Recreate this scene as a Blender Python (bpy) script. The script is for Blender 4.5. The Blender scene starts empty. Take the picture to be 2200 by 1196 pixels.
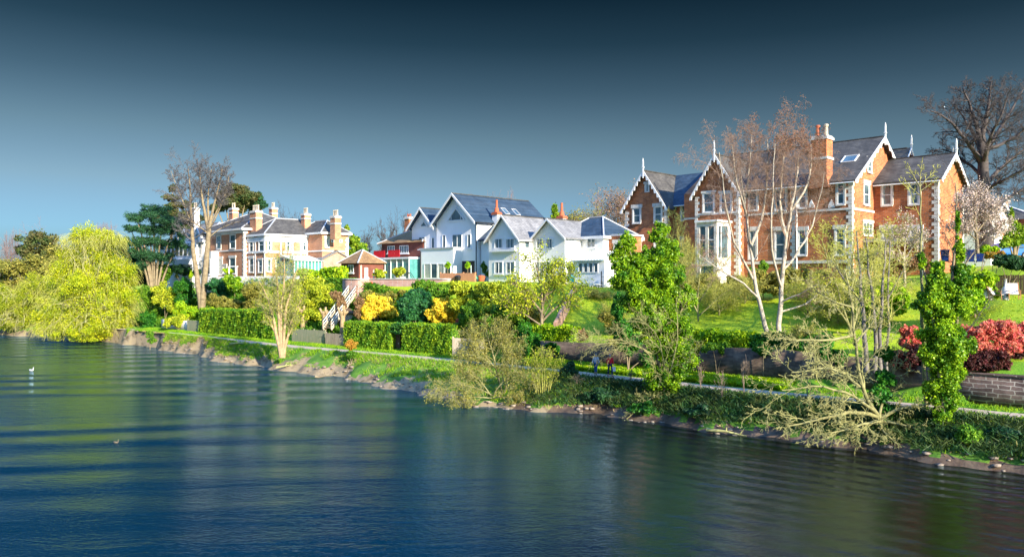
import bpy, math, random
import numpy as np
from mathutils import Vector
C = bpy.context.scene
R = math.radians
CAMZ = 10.4; F = 1650.0; CX = 1100.0; CY = 598.0
# ------------------------------------------------------------ camera
cd = bpy.data.cameras.new('camera'); cam = bpy.data.objects.new('camera', cd); C.collection.objects.link(cam)
cam.location = (0, 0, CAMZ); cam.rotation_euler = (R(90), 0, 0)
cd.lens = 27.0; cd.sensor_width = 36.0; cd.clip_end = 3000
C.camera = cam
# ------------------------------------------------------------ world
SUN_AZ = math.atan2(.60, -.80); SUN_EL = R(22)
w = bpy.data.worlds.new("World"); C.world = w; w.use_nodes = True
nt = w.node_tree; nt.nodes.clear()
out = nt.nodes.new('ShaderNodeOutputWorld'); bg = nt.nodes.new('ShaderNodeBackground')
sky = nt.nodes.new('ShaderNodeTexSky'); sky.sky_type = 'NISHITA'; sky.sun_disc = False
sky.sun_elevation = SUN_EL; sky.sun_rotation = SUN_AZ; sky.air_density = 1.0; sky.dust_density = 0.6; sky.ozone_density = 1.5
tc = nt.nodes.new('ShaderNodeTexCoord'); sp = nt.nodes.new('ShaderNodeSeparateXYZ')
ramp = nt.nodes.new('ShaderNodeValToRGB'); mul = nt.nodes.new('ShaderNodeMixRGB'); mul.blend_type = 'MULTIPLY'; mul.inputs[0].default_value = 1
nt.links.new(tc.outputs['Generated'], sp.inputs[0]); nt.links.new(sp.outputs['Z'], ramp.inputs[0])
el = ramp.color_ramp.elements
RAMP = [(0.0, (.10,.185,.32)), (.059, (.15,.245,.38)), (.119, (.178,.218,.252)), (.178, (.138,.168,.172)), (.234, (.075,.102,.106)), (.289, (.030,.053,.057)), (.34, (.012,.028,.032)), (.45, (.02,.06,.09)), (.60, (1.0,1.6,2.3)), (1.0, (1.9,2.9,4.0))]
while len(el) < len(RAMP): el.new(.5)
for e, (p, c) in zip(el, RAMP): e.position = p
for e, (p, c) in zip(el, RAMP): e.color = (*c, 1)
nt.links.new(sky.outputs[0], mul.inputs[1]); nt.links.new(ramp.outputs[0], mul.inputs[2])
nt.links.new(mul.outputs[0], bg.inputs[0]); bg.inputs[1].default_value = 0.115
nt.links.new(bg.outputs[0], out.inputs[0])
# ------------------------------------------------------------ sun
sd = bpy.data.lights.new('sun', 'SUN'); so = bpy.data.objects.new('sun', sd); C.collection.objects.link(so)
sd.energy = 4.7; sd.angle = R(.5); sd.color = (1, .90, .74)
ts = Vector((math.sin(SUN_AZ)*math.cos(SUN_EL), math.cos(SUN_AZ)*math.cos(SUN_EL), math.sin(SUN_EL)))
so.rotation_euler = ts.to_track_quat('Z', 'Y').to_euler(); so.location = ts*100
C.view_settings.view_transform = 'Standard'; C.view_settings.look = 'None'; C.view_settings.gamma = 1; C.view_settings.exposure = 1.35
C.render.engine = 'CYCLES'
# ------------------------------------------------------------ helpers
rng = np.random.default_rng(7); rnd = random.Random(11)
def PX(px, Y): return (px-CX)*Y/F
def PZ(py, Y): return CAMZ-(py-CY)*Y/F
def P(px, py, Y): return np.array([PX(px, Y), Y, PZ(py, Y)])
def link(o, parent=None):
    C.collection.objects.link(o)
    if parent is not None: o.parent = parent
    return o
def tag(o, label=None, cat=None, group=None, kind=None):
    if label: o['label'] = label
    if cat: o['category'] = cat
    if group: o['group'] = group
    if kind: o['kind'] = kind
    return o
def thing(name, label, cat, loc, rz=0, group=None):
    o = bpy.data.objects.new(name, None); o.empty_display_size = .3
    o.location = loc; o.rotation_euler = (0, 0, rz); link(o)
    return tag(o, label, cat, group)
def obj_arrays(name, V, Q, m, parent=None, smooth=False, mats=None, midx=None):
    V = np.asarray(V, dtype=np.float32); Q = np.asarray(Q, dtype=np.int32)
    me = bpy.data.meshes.new(name); k = Q.shape[1]
    me.vertices.add(len(V)); me.vertices.foreach_set('co', V.ravel())
    me.loops.add(Q.size); me.loops.foreach_set('vertex_index', Q.ravel())
    me.polygons.add(len(Q)); me.polygons.foreach_set('loop_start', np.arange(0, Q.size, k, dtype=np.int32))
    me.polygons.foreach_set('loop_total', np.full(len(Q), k, dtype=np.int32))
    for mm in (mats or [m]): me.materials.append(mm)
    if midx is not None: me.polygons.foreach_set('material_index', np.asarray(midx, dtype=np.int32))
    if smooth: me.polygons.foreach_set('use_smooth', np.ones(len(Q), dtype=bool))
    me.update(calc_edges=True); me.validate()
    return link(bpy.data.objects.new(name, me), parent)
class MB:
    def __init__(s): s.v = []; s.f = []
    def add(s, vs, fs):
        n = len(s.v); s.v += [tuple(map(float, p)) for p in vs]; s.f += [tuple(n+i for i in f) for f in fs]; return s
    def box(s, x0, x1, y0, y1, z0, z1):
        if x1 < x0: x0, x1 = x1, x0
        if y1 < y0: y0, y1 = y1, y0
        if z1 < z0: z0, z1 = z1, z0
        return s.add([(x0,y0,z0),(x1,y0,z0),(x1,y1,z0),(x0,y1,z0),(x0,y0,z1),(x1,y0,z1),(x1,y1,z1),(x0,y1,z1)],
                     [(3,2,1,0),(4,5,6,7),(0,1,5,4),(1,2,6,5),(2,3,7,6),(3,0,4,7)])
    def prism(s, poly, lo, hi, axis='y'):
        """poly of (a,z) extruded along y, or (b,z) along x, or (x,y) along z"""
        n = len(poly)
        if axis == 'y': A = [(p[0], lo, p[1]) for p in poly]; B = [(p[0], hi, p[1]) for p in poly]
        elif axis == 'x': A = [(lo, p[0], p[1]) for p in poly]; B = [(hi, p[0], p[1]) for p in poly]
        else: A = [(p[0], p[1], lo) for p in poly]; B = [(p[0], p[1], hi) for p in poly]
        return s.add(A+B, [tuple(range(n)), tuple(reversed(range(n, 2*n)))]+[(i, n+i, n+(i+1) % n, (i+1) % n) for i in range(n)])
    def bar(s, p0, p1, w, h=None):
        h = h or w; p0 = Vector(p0); p1 = Vector(p1); d = (p1-p0)
        if d.length < 1e-6: return s
        d.normalize(); up = Vector((0,0,1)) if abs(d.z) < .95 else Vector((1,0,0))
        a = d.cross(up).normalized()*w/2; b = a.cross(d).normalized()*h/2
        vs = [p0-a-b, p0+a-b, p0+a+b, p0-a+b, p1-a-b, p1+a-b, p1+a+b, p1-a+b]
        return s.add(vs, [(3,2,1,0),(4,5,6,7),(0,1,5,4),(1,2,6,5),(2,3,7,6),(3,0,4,7)])
    def lathe(s, x, y, prof, n=10):
        base = len(s.v)
        for r, z in prof:
            for i in range(n):
                t = 2*math.pi*i/n; s.v.append((x+r*math.cos(t), y+r*math.sin(t), z))
        for j in range(len(prof)-1):
            for i in range(n):
                a = base+j*n+i; b = base+j*n+(i+1) % n; s.f.append((a, b, b+n, a+n))
        s.f.append(tuple(base+i for i in reversed(range(n)))); s.f.append(tuple(base+(len(prof)-1)*n+i for i in range(n)))
        return s
    def tube(s, pts, r, n=6):
        for i in range(len(pts)-1):
            a = Vector(pts[i]); b = Vector(pts[i+1]); d = (b-a).normalized()
            up = Vector((0,0,1)) if abs(d.z) < .9 else Vector((1,0,0)); u = d.cross(up).normalized(); v = u.cross(d)
            base = len(s.v)
            for q in (a, b):
                for k in range(n):
                    t = 2*math.pi*k/n; c = q+u*r*math.cos(t)+v*r*math.sin(t); s.v.append(tuple(c))
            for k in range(n): s.f.append((base+k, base+(k+1) % n, base+n+(k+1) % n, base+n+k))
            s.f.append(tuple(base+k for k in reversed(range(n)))); s.f.append(tuple(base+n+k for k in range(n)))
        return s
    def build(s, name, m, parent=None, smooth=False, bevel=0):
        me = bpy.data.meshes.new(name); me.from_pydata(s.v, [], s.f); me.materials.append(m); me.update()
        if smooth: me.polygons.foreach_set('use_smooth', [True]*len(me.polygons))
        o = link(bpy.data.objects.new(name, me), parent)
        import bmesh
        b = bmesh.new(); b.from_mesh(me); bmesh.ops.recalc_face_normals(b, faces=b.faces); b.to_mesh(me); b.free()
        if bevel:
            md = o.modifiers.new('b', 'BEVEL'); md.width = bevel; md.segments = 2; md.limit_method = 'ANGLE'
        return o
# ------------------------------------------------------------ materials
def mat(name, c1, c2=None, scale=3.0, rough=.8, bump=0, island=0, trans=0, spec=.3, detail=6, c3=None, metal=0, bscale=None, stretch=None, emit=0, lo=.35, hi=.65):
    m = bpy.data.materials.new(name); m.use_nodes = True; t = m.node_tree; N = t.nodes; L = t.links
    b = N['Principled BSDF']; b.inputs['Roughness'].default_value = rough; b.inputs['Specular IOR Level'].default_value = spec
    b.inputs['Metallic'].default_value = metal
    b.inputs['Base Color'].default_value = (*c1, 1)
    co = N.new('ShaderNodeTexCoord'); vec = co.outputs['Object']
    if stretch:
        mp = N.new('ShaderNodeMapping'); mp.inputs['Scale'].default_value = stretch; L.new(vec, mp.inputs[0]); vec = mp.outputs[0]
    col = None
    if c2 is not None:
        nz = N.new('ShaderNodeTexNoise'); nz.inputs['Scale'].default_value = scale; nz.inputs['Detail'].default_value = detail; nz.inputs['Roughness'].default_value = .65
        L.new(vec, nz.inputs['Vector'])
        rp = N.new('ShaderNodeValToRGB'); e = rp.color_ramp.elements
        e[0].position = lo; e[0].color = (*c1, 1); e[1].position = hi; e[1].color = (*c2, 1)
        if c3 is not None: q = e.new((lo+hi)/2); q.color = (*c3, 1)
        L.new(nz.outputs[0], rp.inputs[0]); col = rp.outputs[0]
    if island:
        g = N.new('ShaderNodeNewGeometry'); hs = N.new('ShaderNodeHueSaturation')
        mr = N.new('ShaderNodeMapRange'); mr.inputs[3].default_value = 1-island; mr.inputs[4].default_value = 1+island
        L.new(g.outputs['Random Per Island'], mr.inputs[0]); L.new(mr.outputs[0], hs.inputs['Value'])
        mh = N.new('ShaderNodeMapRange'); mh.inputs[3].default_value = .5+island*.06; mh.inputs[4].default_value = .5-island*.05
        L.new(g.outputs['Random Per Island'], mh.inputs[0]); L.new(mh.outputs[0], hs.inputs['Hue'])
        if col is not None: L.new(col, hs.inputs['Color'])
        else: hs.inputs['Color'].default_value = (*c1, 1)
        col = hs.outputs[0]
    if col is not None: L.new(col, b.inputs['Base Color'])
    if bump:
        n2 = N.new('ShaderNodeTexNoise'); n2.inputs['Scale'].default_value = bscale or scale*4; n2.inputs['Detail'].default_value = 5
        L.new(vec, n2.inputs['Vector']); bp = N.new('ShaderNodeBump'); bp.inputs['Strength'].default_value = bump; bp.inputs['Distance'].default_value = .05
        L.new(n2.outputs[0], bp.inputs['Height']); L.new(bp.outputs[0], b.inputs['Normal'])
    if trans:
        tr = N.new('ShaderNodeBsdfTranslucent'); mx = N.new('ShaderNodeMixShader'); mx.inputs[0].default_value = trans
        if col is not None: L.new(col, tr.inputs[0])
        else: tr.inputs[0].default_value = (*c1, 1)
        L.new(b.outputs[0], mx.inputs[1]); L.new(tr.outputs[0], mx.inputs[2]); L.new(mx.outputs[0], N['Material Output'].inputs[0])
    if emit: b.inputs['Emission Color'].default_value = (*c1, 1); b.inputs['Emission Strength'].default_value = emit
    return m
def brickmat(name, c1, c2, mortar, bw=.45, bh=.15, msize=.012, rough=.85, stain=(.7, 1.15), vec='sum', sq=1, off=.5, bumpy=.3, warp=0):
    m = bpy.data.materials.new(name); m.use_nodes = True; t = m.node_tree; N = t.nodes; L = t.links
    b = N['Principled BSDF']; b.inputs['Roughness'].default_value = rough; b.inputs['Specular IOR Level'].default_value = .2
    co = N.new('ShaderNodeTexCoord'); s = N.new('ShaderNodeSeparateXYZ'); L.new(co.outputs['Object'], s.inputs[0])
    ad = N.new('ShaderNodeMath'); ad.operation = 'ADD'; L.new(s.outputs[0], ad.inputs[0]); L.new(s.outputs[1], ad.inputs[1])
    cb = N.new('ShaderNodeCombineXYZ'); L.new(ad.outputs[0] if vec == 'sum' else s.outputs[0], cb.inputs[0]); L.new(s.outputs[2], cb.inputs[1])
    br = N.new('ShaderNodeTexBrick'); br.inputs['Scale'].default_value = 1; br.inputs['Brick Width'].default_value = bw; br.inputs['Row Height'].default_value = bh
    br.inputs['Mortar Size'].default_value = msize; br.inputs['Color1'].default_value = (*c1, 1); br.inputs['Color2'].default_value = (*c2, 1); br.inputs['Mortar'].default_value = (*mortar, 1)
    br.squash = sq; br.offset = off
    vv = cb.outputs[0]
    if warp:
        wn = N.new('ShaderNodeTexNoise'); wn.inputs['Scale'].default_value = 1.7; wn.inputs['Detail'].default_value = 2; L.new(cb.outputs[0], wn.inputs['Vector'])
        sc = N.new('ShaderNodeVectorMath'); sc.operation = 'SCALE'; sc.inputs['Scale'].default_value = warp; L.new(wn.outputs['Color'], sc.inputs[0])
        av = N.new('ShaderNodeVectorMath'); L.new(cb.outputs[0], av.inputs[0]); L.new(sc.outputs[0], av.inputs[1]); vv = av.outputs[0]
    L.new(vv, br.inputs['Vector'])
    nz = N.new('ShaderNodeTexNoise'); nz.inputs['Scale'].default_value = .8; nz.inputs['Detail'].default_value = 8; nz.inputs['Roughness'].default_value = .7; L.new(co.outputs['Object'], nz.inputs['Vector'])
    mr = N.new('ShaderNodeMapRange'); mr.inputs[1].default_value = .3; mr.inputs[2].default_value = .7; mr.inputs[3].default_value = stain[0]; mr.inputs[4].default_value = stain[1]; L.new(nz.outputs[0], mr.inputs[0])
    hs = N.new('ShaderNodeHueSaturation'); L.new(mr.outputs[0], hs.inputs['Value']); L.new(br.outputs[0], hs.inputs['Color']); L.new(hs.outputs[0], b.inputs['Base Color'])
    bp = N.new('ShaderNodeBump'); bp.inputs['Strength'].default_value = bumpy; bp.inputs['Distance'].default_value = .02
    L.new(hs.outputs[0], bp.inputs['Height']); L.new(bp.outputs[0], b.inputs['Normal'])
    return m
M = {}
M['brick_red'] = brickmat('brick_red', (.36,.105,.04), (.58,.19,.06), (.38,.26,.18), stain=(.55, 1.25), msize=.014)
M['brick_orange'] = brickmat('brick_orange', (.48,.165,.065), (.58,.23,.09), (.5,.4,.3))
M['brick_left'] = brickmat('brick_left', (.50,.19,.09), (.60,.26,.12), (.55,.45,.36))
M['brick_dark'] = brickmat('brick_dark', (.16,.045,.03), (.22,.06,.04), (.2,.14,.12))
M['brick_pink'] = brickmat('brick_pink', (.42,.22,.16), (.50,.30,.22), (.5,.42,.36))
M['sandstone'] = brickmat('sandstone', (.10,.070,.062), (.24,.17,.145), (.38,.34,.29), bw=.50, bh=.27, msize=.026, stain=(.3, 1.35), bumpy=.9, vec='x', sq=1.8, off=.37, warp=.22)
M['old_wall'] = brickmat('old_wall', (.10,.07,.055), (.20,.14,.10), (.14,.11,.08), bw=.5, bh=.18, msize=.02, stain=(.4, 1.3), bumpy=.6, vec='x', warp=.15)
M['white'] = mat('white_render', (.87,.87,.86), (.78,.78,.77), scale=.6, rough=.7, lo=.3, hi=.8)
M['cream'] = mat('cream_render', (.86,.85,.80), (.78,.77,.71), scale=.6, rough=.8)
M['trim'] = mat('white_trim', (.82,.82,.81), (.70,.70,.68), scale=4, rough=.5)
M['stone_trim'] = mat('stone_trim', (.72,.69,.64), (.5,.47,.42), scale=3, rough=.8)
M['slate'] = brickmat('slate', (.022,.048,.08), (.045,.075,.11), (.03,.03,.035), bw=.5, bh=.2, msize=.012, stain=(.7, 1.3), vec='x', rough=.7)
M['slate_warm'] = brickmat('slate_warm', (.068,.064,.058), (.105,.098,.085), (.05,.045,.04), bw=.5, bh=.2, msize=.015, stain=(.55, 1.4), rough=.75)
M['slate_grey'] = brickmat('slate_grey', (.19,.19,.195), (.25,.245,.24), (.1,.1,.1), bw=.5, bh=.2, msize=.015, stain=(.6, 1.3), rough=.7)
M['tile_brown'] = brickmat('tile_brown', (.26,.15,.07), (.34,.21,.09), (.15,.09,.05), bw=.4, bh=.2, msize=.02, stain=(.6, 1.3))
M['lead'] = mat('lead', (.35,.37,.4), (.5,.5,.52), scale=3, rough=.5)
M['glass'] = mat('window_glass', (.03,.06,.08), (.09,.15,.17), scale=.9, rough=.06, spec=.9, detail=2)
M['glass_teal'] = mat('glass_teal', (.06,.22,.22), (.10,.32,.30), scale=1.2, rough=.08, spec=.9, detail=2)
M['glass_roof'] = mat('glass_roof', (.42,.56,.54), (.5,.62,.6), scale=2, rough=.2, spec=.6)
M['curtain'] = mat('pale_blind', (.5,.5,.45), (.3,.32,.3), scale=1.5, rough=.4, spec=.6)
M['pot'] = mat('chimney_pot', (.60,.52,.38), (.45,.36,.26), scale=4)
M['terracotta'] = mat('terracotta', (.5,.14,.06), (.4,.1,.05), scale=4)
M['red_paint'] = mat('red_paint', (.62,.01,.02), (.5,.01,.02), scale=3, rough=.4)
M['black'] = mat('black_metal', (.015,.015,.018), (.03,.03,.03), rough=.4)
M['wood'] = mat('weathered_wood', (.26,.21,.15), (.40,.33,.23), scale=4, stretch=(1,1,.15), bump=.3)
M['wood_pale'] = mat('pale_wood', (.62,.52,.38), (.48,.38,.26), scale=4, stretch=(1,1,.2), bump=.2)
M['wood_green'] = mat('greened_wood', (.19,.22,.13), (.30,.28,.18), scale=3, stretch=(2,2,.2), bump=.3)
M['wood_dark'] = mat('dark_wood', (.07,.045,.03), (.12,.08,.05), scale=4, stretch=(1,1,.2))
M['teak'] = mat('teak', (.50,.24,.10), (.40,.18,.08), scale=6)
M['soil'] = mat('soil', (.10,.065,.04), (.2,.13,.08), scale=2, bump=.6)
M["tarp"] = mat("green_tarp", (.02,.22,.14), (.04,.3,.2), scale=3, rough=.5); M["tarp_blue"] = mat("turquoise_plastic", (.02,.4,.42), (.03,.5,.5), scale=3, rough=.4); M["yellow"] = mat("yellow_paint", (.8,.5,.02), (.7,.42,.02), scale=3, rough=.4); M["canvas"] = mat("pale_canvas", (.72,.66,.58), (.62,.56,.48), scale=5); M["navy"] = mat("navy_plastic", (.01,.03,.16), (.015,.04,.2), scale=3, rough=.4); M["car_blue"] = mat("blue_car_paint", (.01,.12,.42), (.012,.13,.45), scale=1, rough=.18, spec=.7)
M['safety'] = mat('orange_plastic', (.75,.10,.02), (.85,.16,.03), scale=3, rough=.5)
M['wood_peach'] = mat('peach_wood', (.62,.30,.15), (.52,.25,.13), scale=5, stretch=(1,1,.2))
M['wood_rail'] = mat('blue_grey_rail', (.50,.62,.60), (.62,.68,.64), scale=4)
# ------------------------------------------------------------ bank geometry
def smooth_poly(pts, step=1.0, it=60):
    pts = np.array(pts, float); seg = np.linalg.norm(np.diff(pts, axis=0), axis=1); s = np.r_[0, np.cumsum(seg)]
    t = np.arange(0, s[-1], step); q = np.c_[np.interp(t, s, pts[:,0]), np.interp(t, s, pts[:,1])]
    for _ in range(it): q[1:-1] = (q[:-2]+2*q[1:-1]+q[2:])/4
    return q
def shore_pt(px, py): Y = CAMZ*F/(py-CY); return (PX(px, Y), Y)
def path_pt(px, py): Y = (CAMZ-2.2)*F/(py-CY); return (PX(px, Y), Y)
shore = [shore_pt(*p) for p in [(-200,716),(0,718),(130,728),(250,735),(300,742),(430,764),(520,786),(620,795),(720,810),(850,832),(940,858),(1000,869),(1150,880),(1300,895),(1500,918),(1700,946),(1900,978),(2100,1006),(2200,1016),(2500,1052)]]
shore = [(-330,300),(-200,195)] + shore[1:] + [(60,12),(90,-12)]
pathp = [path_pt(*p) for p in [(2200,895),(2060,876),(1640,845),(1500,829),(1310,808),(1000,776),(850,763),(740,753),(600,742),(430,722),(285,708)]]
pathp = [(90,-8),(62,16),(40,37)] + pathp + [(-98,152),(-200,222),(-330,325)]
PC = smooth_poly(pathp, 1.0, 80); PT = np.gradient(PC, axis=0); PT /= np.linalg.norm(PT, axis=1)[:,None]
for _ in range(150): PT[1:-1] = (PT[:-2]+2*PT[1:-1]+PT[2:])/4
PT /= np.linalg.norm(PT, axis=1)[:,None]
PN = np.c_[PT[:,1], -PT[:,0]]           # inland normal (to the right of travel right->left)
if PN[40].dot(np.array([.7,.7])) < 0: PN = -PN
PS = np.arange(len(PC))*1.0
def proj(x, y):
    d = PC-np.array([x, y]); i = int(np.argmin((d**2).sum(1)))
    t = PT[i]; off = np.array([x, y])-PC[i]
    return PS[i]+off.dot(t), off.dot(PN[i])
SH = smooth_poly(shore, 1.0, 25)
shs = np.array([proj(*p) for p in SH]); o_ = np.argsort(shs[:,0]); shs = shs[o_]
def dshore(S):
    S = np.asarray(S, float); a = np.clip((S-40)/60, .35, 1)
    return np.interp(S, shs[:,0], shs[:,1])+a*(.6*np.sin(S*.37)+.4*np.sin(S*.93+2)+.25*np.sin(S*2.3))
def Sof(px, Y): return proj(PX(px, Y), Y)[0]
secs = [(Sof(2350,43), [(0,2.2),(2.3,2.3),(2.45,2.3),(2.9,4.2),(5,6.0),(6.8,8.2),(10,8.8),(15,9.6),(19,11.8),(60,12.5)]),
        (Sof(2100,48.5), [(0,2.2),(2.3,2.3),(2.45,2.3),(2.9,4.2),(5,5.4),(7.5,7.6),(11,8.7),(15.5,9.6),(19.5,11.6),(60,12.5)]),
        (Sof(1900,52), [(0,2.2),(3.6,2.5),(3.75,2.5),(4.2,4.6),(7,5.4),(12,7.2),(17,8.6),(22,10.6),(60,12.2)]),
        (Sof(1660,55.5), [(0,2.2),(4.2,2.6),(4.35,2.6),(4.8,4.9),(8,5.6),(17,7.9),(21,9.0),(26,10.4),(60,11.6)]),
        (Sof(1200,70), [(0,2.2),(3.9,2.5),(4.05,2.5),(4.5,4.3),(8,4.9),(13.4,7.3),(14.6,9.0),(26,9.9),(60,10.5)]),
        (Sof(1000,78), [(0,2.2),(2.6,2.4),(2.75,2.4),(3.2,2.8),(8,4.8),(11.8,7.6),(12.3,9.9),(60,10.4)]),
        (Sof(850,84), [(0,2.2),(2.6,2.4),(2.75,2.4),(3.2,2.8),(8,5.0),(11.2,7.4),(11.7,10.0),(60,10.4)]),
        (Sof(640,95), [(0,2.2),(2.6,2.4),(2.75,2.4),(3.2,2.7),(7,4.8),(9.6,7.8),(10.2,10.1),(60,10.5)]),
        (Sof(430,112), [(0,2.2),(2.6,2.4),(2.75,2.4),(3.2,2.6),(6.5,4.9),(9.4,8.0),(10.2,10.2),(60,10.6)]),
        (Sof(200,135), [(0,2.2),(3,2.4),(10,3.2),(30,7.0),(60,9.5)])]
DPK = np.array(sorted(set([0,2.3,2.6,2.75,3.0,3.2,3.6,3.75,3.9,4.05,4.2,4.35,4.5,4.8,2.45,2.9]+list(np.arange(0.5,60.1,.7)))))
secs.sort(key=lambda s: s[0]); sS = np.array([s[0] for s in secs]); sZ = np.array([np.interp(DPK, *zip(*s[1])) for s in secs])
SECK = [([k[0] for k in s[1]], [k[1] for k in s[1]]) for s in secs]
def zin(S, d):
    i = int(np.searchsorted(sS, S)); i = min(max(i, 1), len(sS)-1); f = min(1, max(0, (S-sS[i-1])/(sS[i]-sS[i-1])))
    return float(np.interp(d, *SECK[i-1]))*(1-f)+float(np.interp(d, *SECK[i]))*f
def hz(S, d):
    if d > 1.2: return zin(S, d)
    ds = dshore(S)                              # negative
    if d > -1.2: return 2.2
    if d >= ds:
        t = (d-ds)/max(-1.2-ds, .1)
        return 2.2*min(1, (.10*min(1, t*6) + .90*t**.95))
    return max(-1.5, (d-ds)*.25)
def G(x, y): return hz(*proj(x, y))
def Gp(px, Y): return G(PX(px, Y), Y)
def W2(S, d):
    i = min(max(S, 0), len(PC)-1.001); k = int(i); f = i-k
    c = PC[k]*(1-f)+PC[k+1]*f; n = PN[k]*(1-f)+PN[k+1]*f
    return c+n*d
# ground mesh
S_right, S_left = Sof(1250, 67), Sof(950, 80)
def ground():
    Ss = np.arange(2, len(PC)-3, .6)
    ds = np.array(sorted(set(np.round(np.r_[np.arange(-30, -16, 2.0), np.arange(-16, 2.3, .4), DPK[DPK > 1.2], [75, 100, 140, 200, 300, 420]], 3))))
    V = np.zeros((len(Ss), len(ds), 3)); mi = np.zeros((len(Ss)-1, len(ds)-1), int)
    fx = np.sin(Ss*.9)*.3+np.sin(Ss*2.3+1)*.25+np.sin(Ss*.31)*.5
    for i, S in enumerate(Ss):
        k = int(S); f = S-k; c = PC[k]*(1-f)+PC[k+1]*f; n = PN[k]*(1-f)+PN[k+1]*f
        V[i, :, 0] = c[0]+n[0]*ds; V[i, :, 1] = c[1]+n[1]*ds
        zr = np.array([np.interp(S, sS, sZ[:, j]) for j in range(len(DPK))]); dsh = float(dshore(S))
        for j, d in enumerate(ds):
            if d > 1.2: z = np.interp(d, DPK, zr)
            elif d > -1.2: z = 2.2
            elif d >= dsh:
                t = (d-dsh)/max(-1.2-dsh, .1); z = 2.2*min(1, .10*min(1, t*6)+.90*t**.95)
                z += .12*math.sin(S*1.1+d*1.7)*math.sin(d*1.3+S*.5)*min(1, t*3)*(1-t)*2
            else: z = max(-1.5, (d-dsh)*.25)
            V[i, j, 2] = z
            if j < len(ds)-1 and i < len(Ss)-1:
                e = d+fx[i]*.5
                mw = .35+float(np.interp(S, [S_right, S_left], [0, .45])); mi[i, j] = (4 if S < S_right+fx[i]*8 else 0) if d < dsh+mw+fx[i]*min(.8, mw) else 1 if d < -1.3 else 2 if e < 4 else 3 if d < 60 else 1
    n0, n1 = len(Ss), len(ds); I = np.arange(n0*n1).reshape(n0, n1)
    Q = np.stack([I[:-1,:-1], I[1:,:-1], I[1:,1:], I[:-1,1:]], -1).reshape(-1, 4)
    if np.cross(V[1,0]-V[0,0], V[0,1]-V[0,0])[2] < 0: Q = Q[:, ::-1]
    mats = [M['mud'], M['bank'], M['verge'], M['lawn'], M['mud_shade']]
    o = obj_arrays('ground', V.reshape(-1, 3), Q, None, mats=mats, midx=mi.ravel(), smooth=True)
    tag(o, kind='structure')
M['mud'] = mat('river_mud', (.11,.085,.045), (.27,.21,.11), scale=.9, bump=.8, bscale=5, c3=(.26,.2,.12))
M['mud_shade'] = mat('painted_shade_mud', (.07,.045,.03), (.14,.10,.065), scale=1.2, bump=.8, bscale=6, rough=.5)  # darker copy of the mud: shade of the right bank put into colour
M['bank'] = mat('bank_soil_grass', (.06,.15,.012), (.28,.20,.09), scale=.55, bump=.8, bscale=6, c3=(.11,.22,.02), lo=.42, hi=.68)
M['verge'] = mat('verge_grass', (.10,.26,.015), (.17,.34,.02), scale=1.5, bump=.6, bscale=8)
M['lawn'] = mat('lawn_grass', (.20,.33,.010), (.42,.46,.02), scale=.45, bump=.5, bscale=8, c3=(.30,.41,.012), lo=.3, hi=.7)
ground()
def ribbon(name, S0, S1, d0, d1, dz, m, step=.5, wob=.0):
    Ss = np.arange(S0, S1, step); V = []
    for S in Ss:
        w1 = wob*math.sin(S*1.9)+wob*.6*math.sin(S*4.3)
        for d in np.linspace(d0-w1, d1+w1*.7, 4):
            p = W2(S, d); V.append((p[0], p[1], 2.2+dz))
    n = len(Ss); I = np.arange(n*4).reshape(n, 4)
    Q = np.stack([I[:-1,:-1], I[:-1,1:], I[1:,1:], I[1:,:-1]], -1).reshape(-1, 4)
    V = np.array(V)
    if np.cross(V[1]-V[0], V[4]-V[0])[2] < 0: Q = Q[:, ::-1]
    return obj_arrays(name, V, Q, m)
M['path'] = mat('gravel_path', (.40,.31,.23), (.50,.40,.31), scale=2.5, bump=.3, bscale=30)
tag(ribbon('path', 6, Sof(-100, 150), -.95, .95, .012, M['path'], wob=.08), kind='structure')
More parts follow.
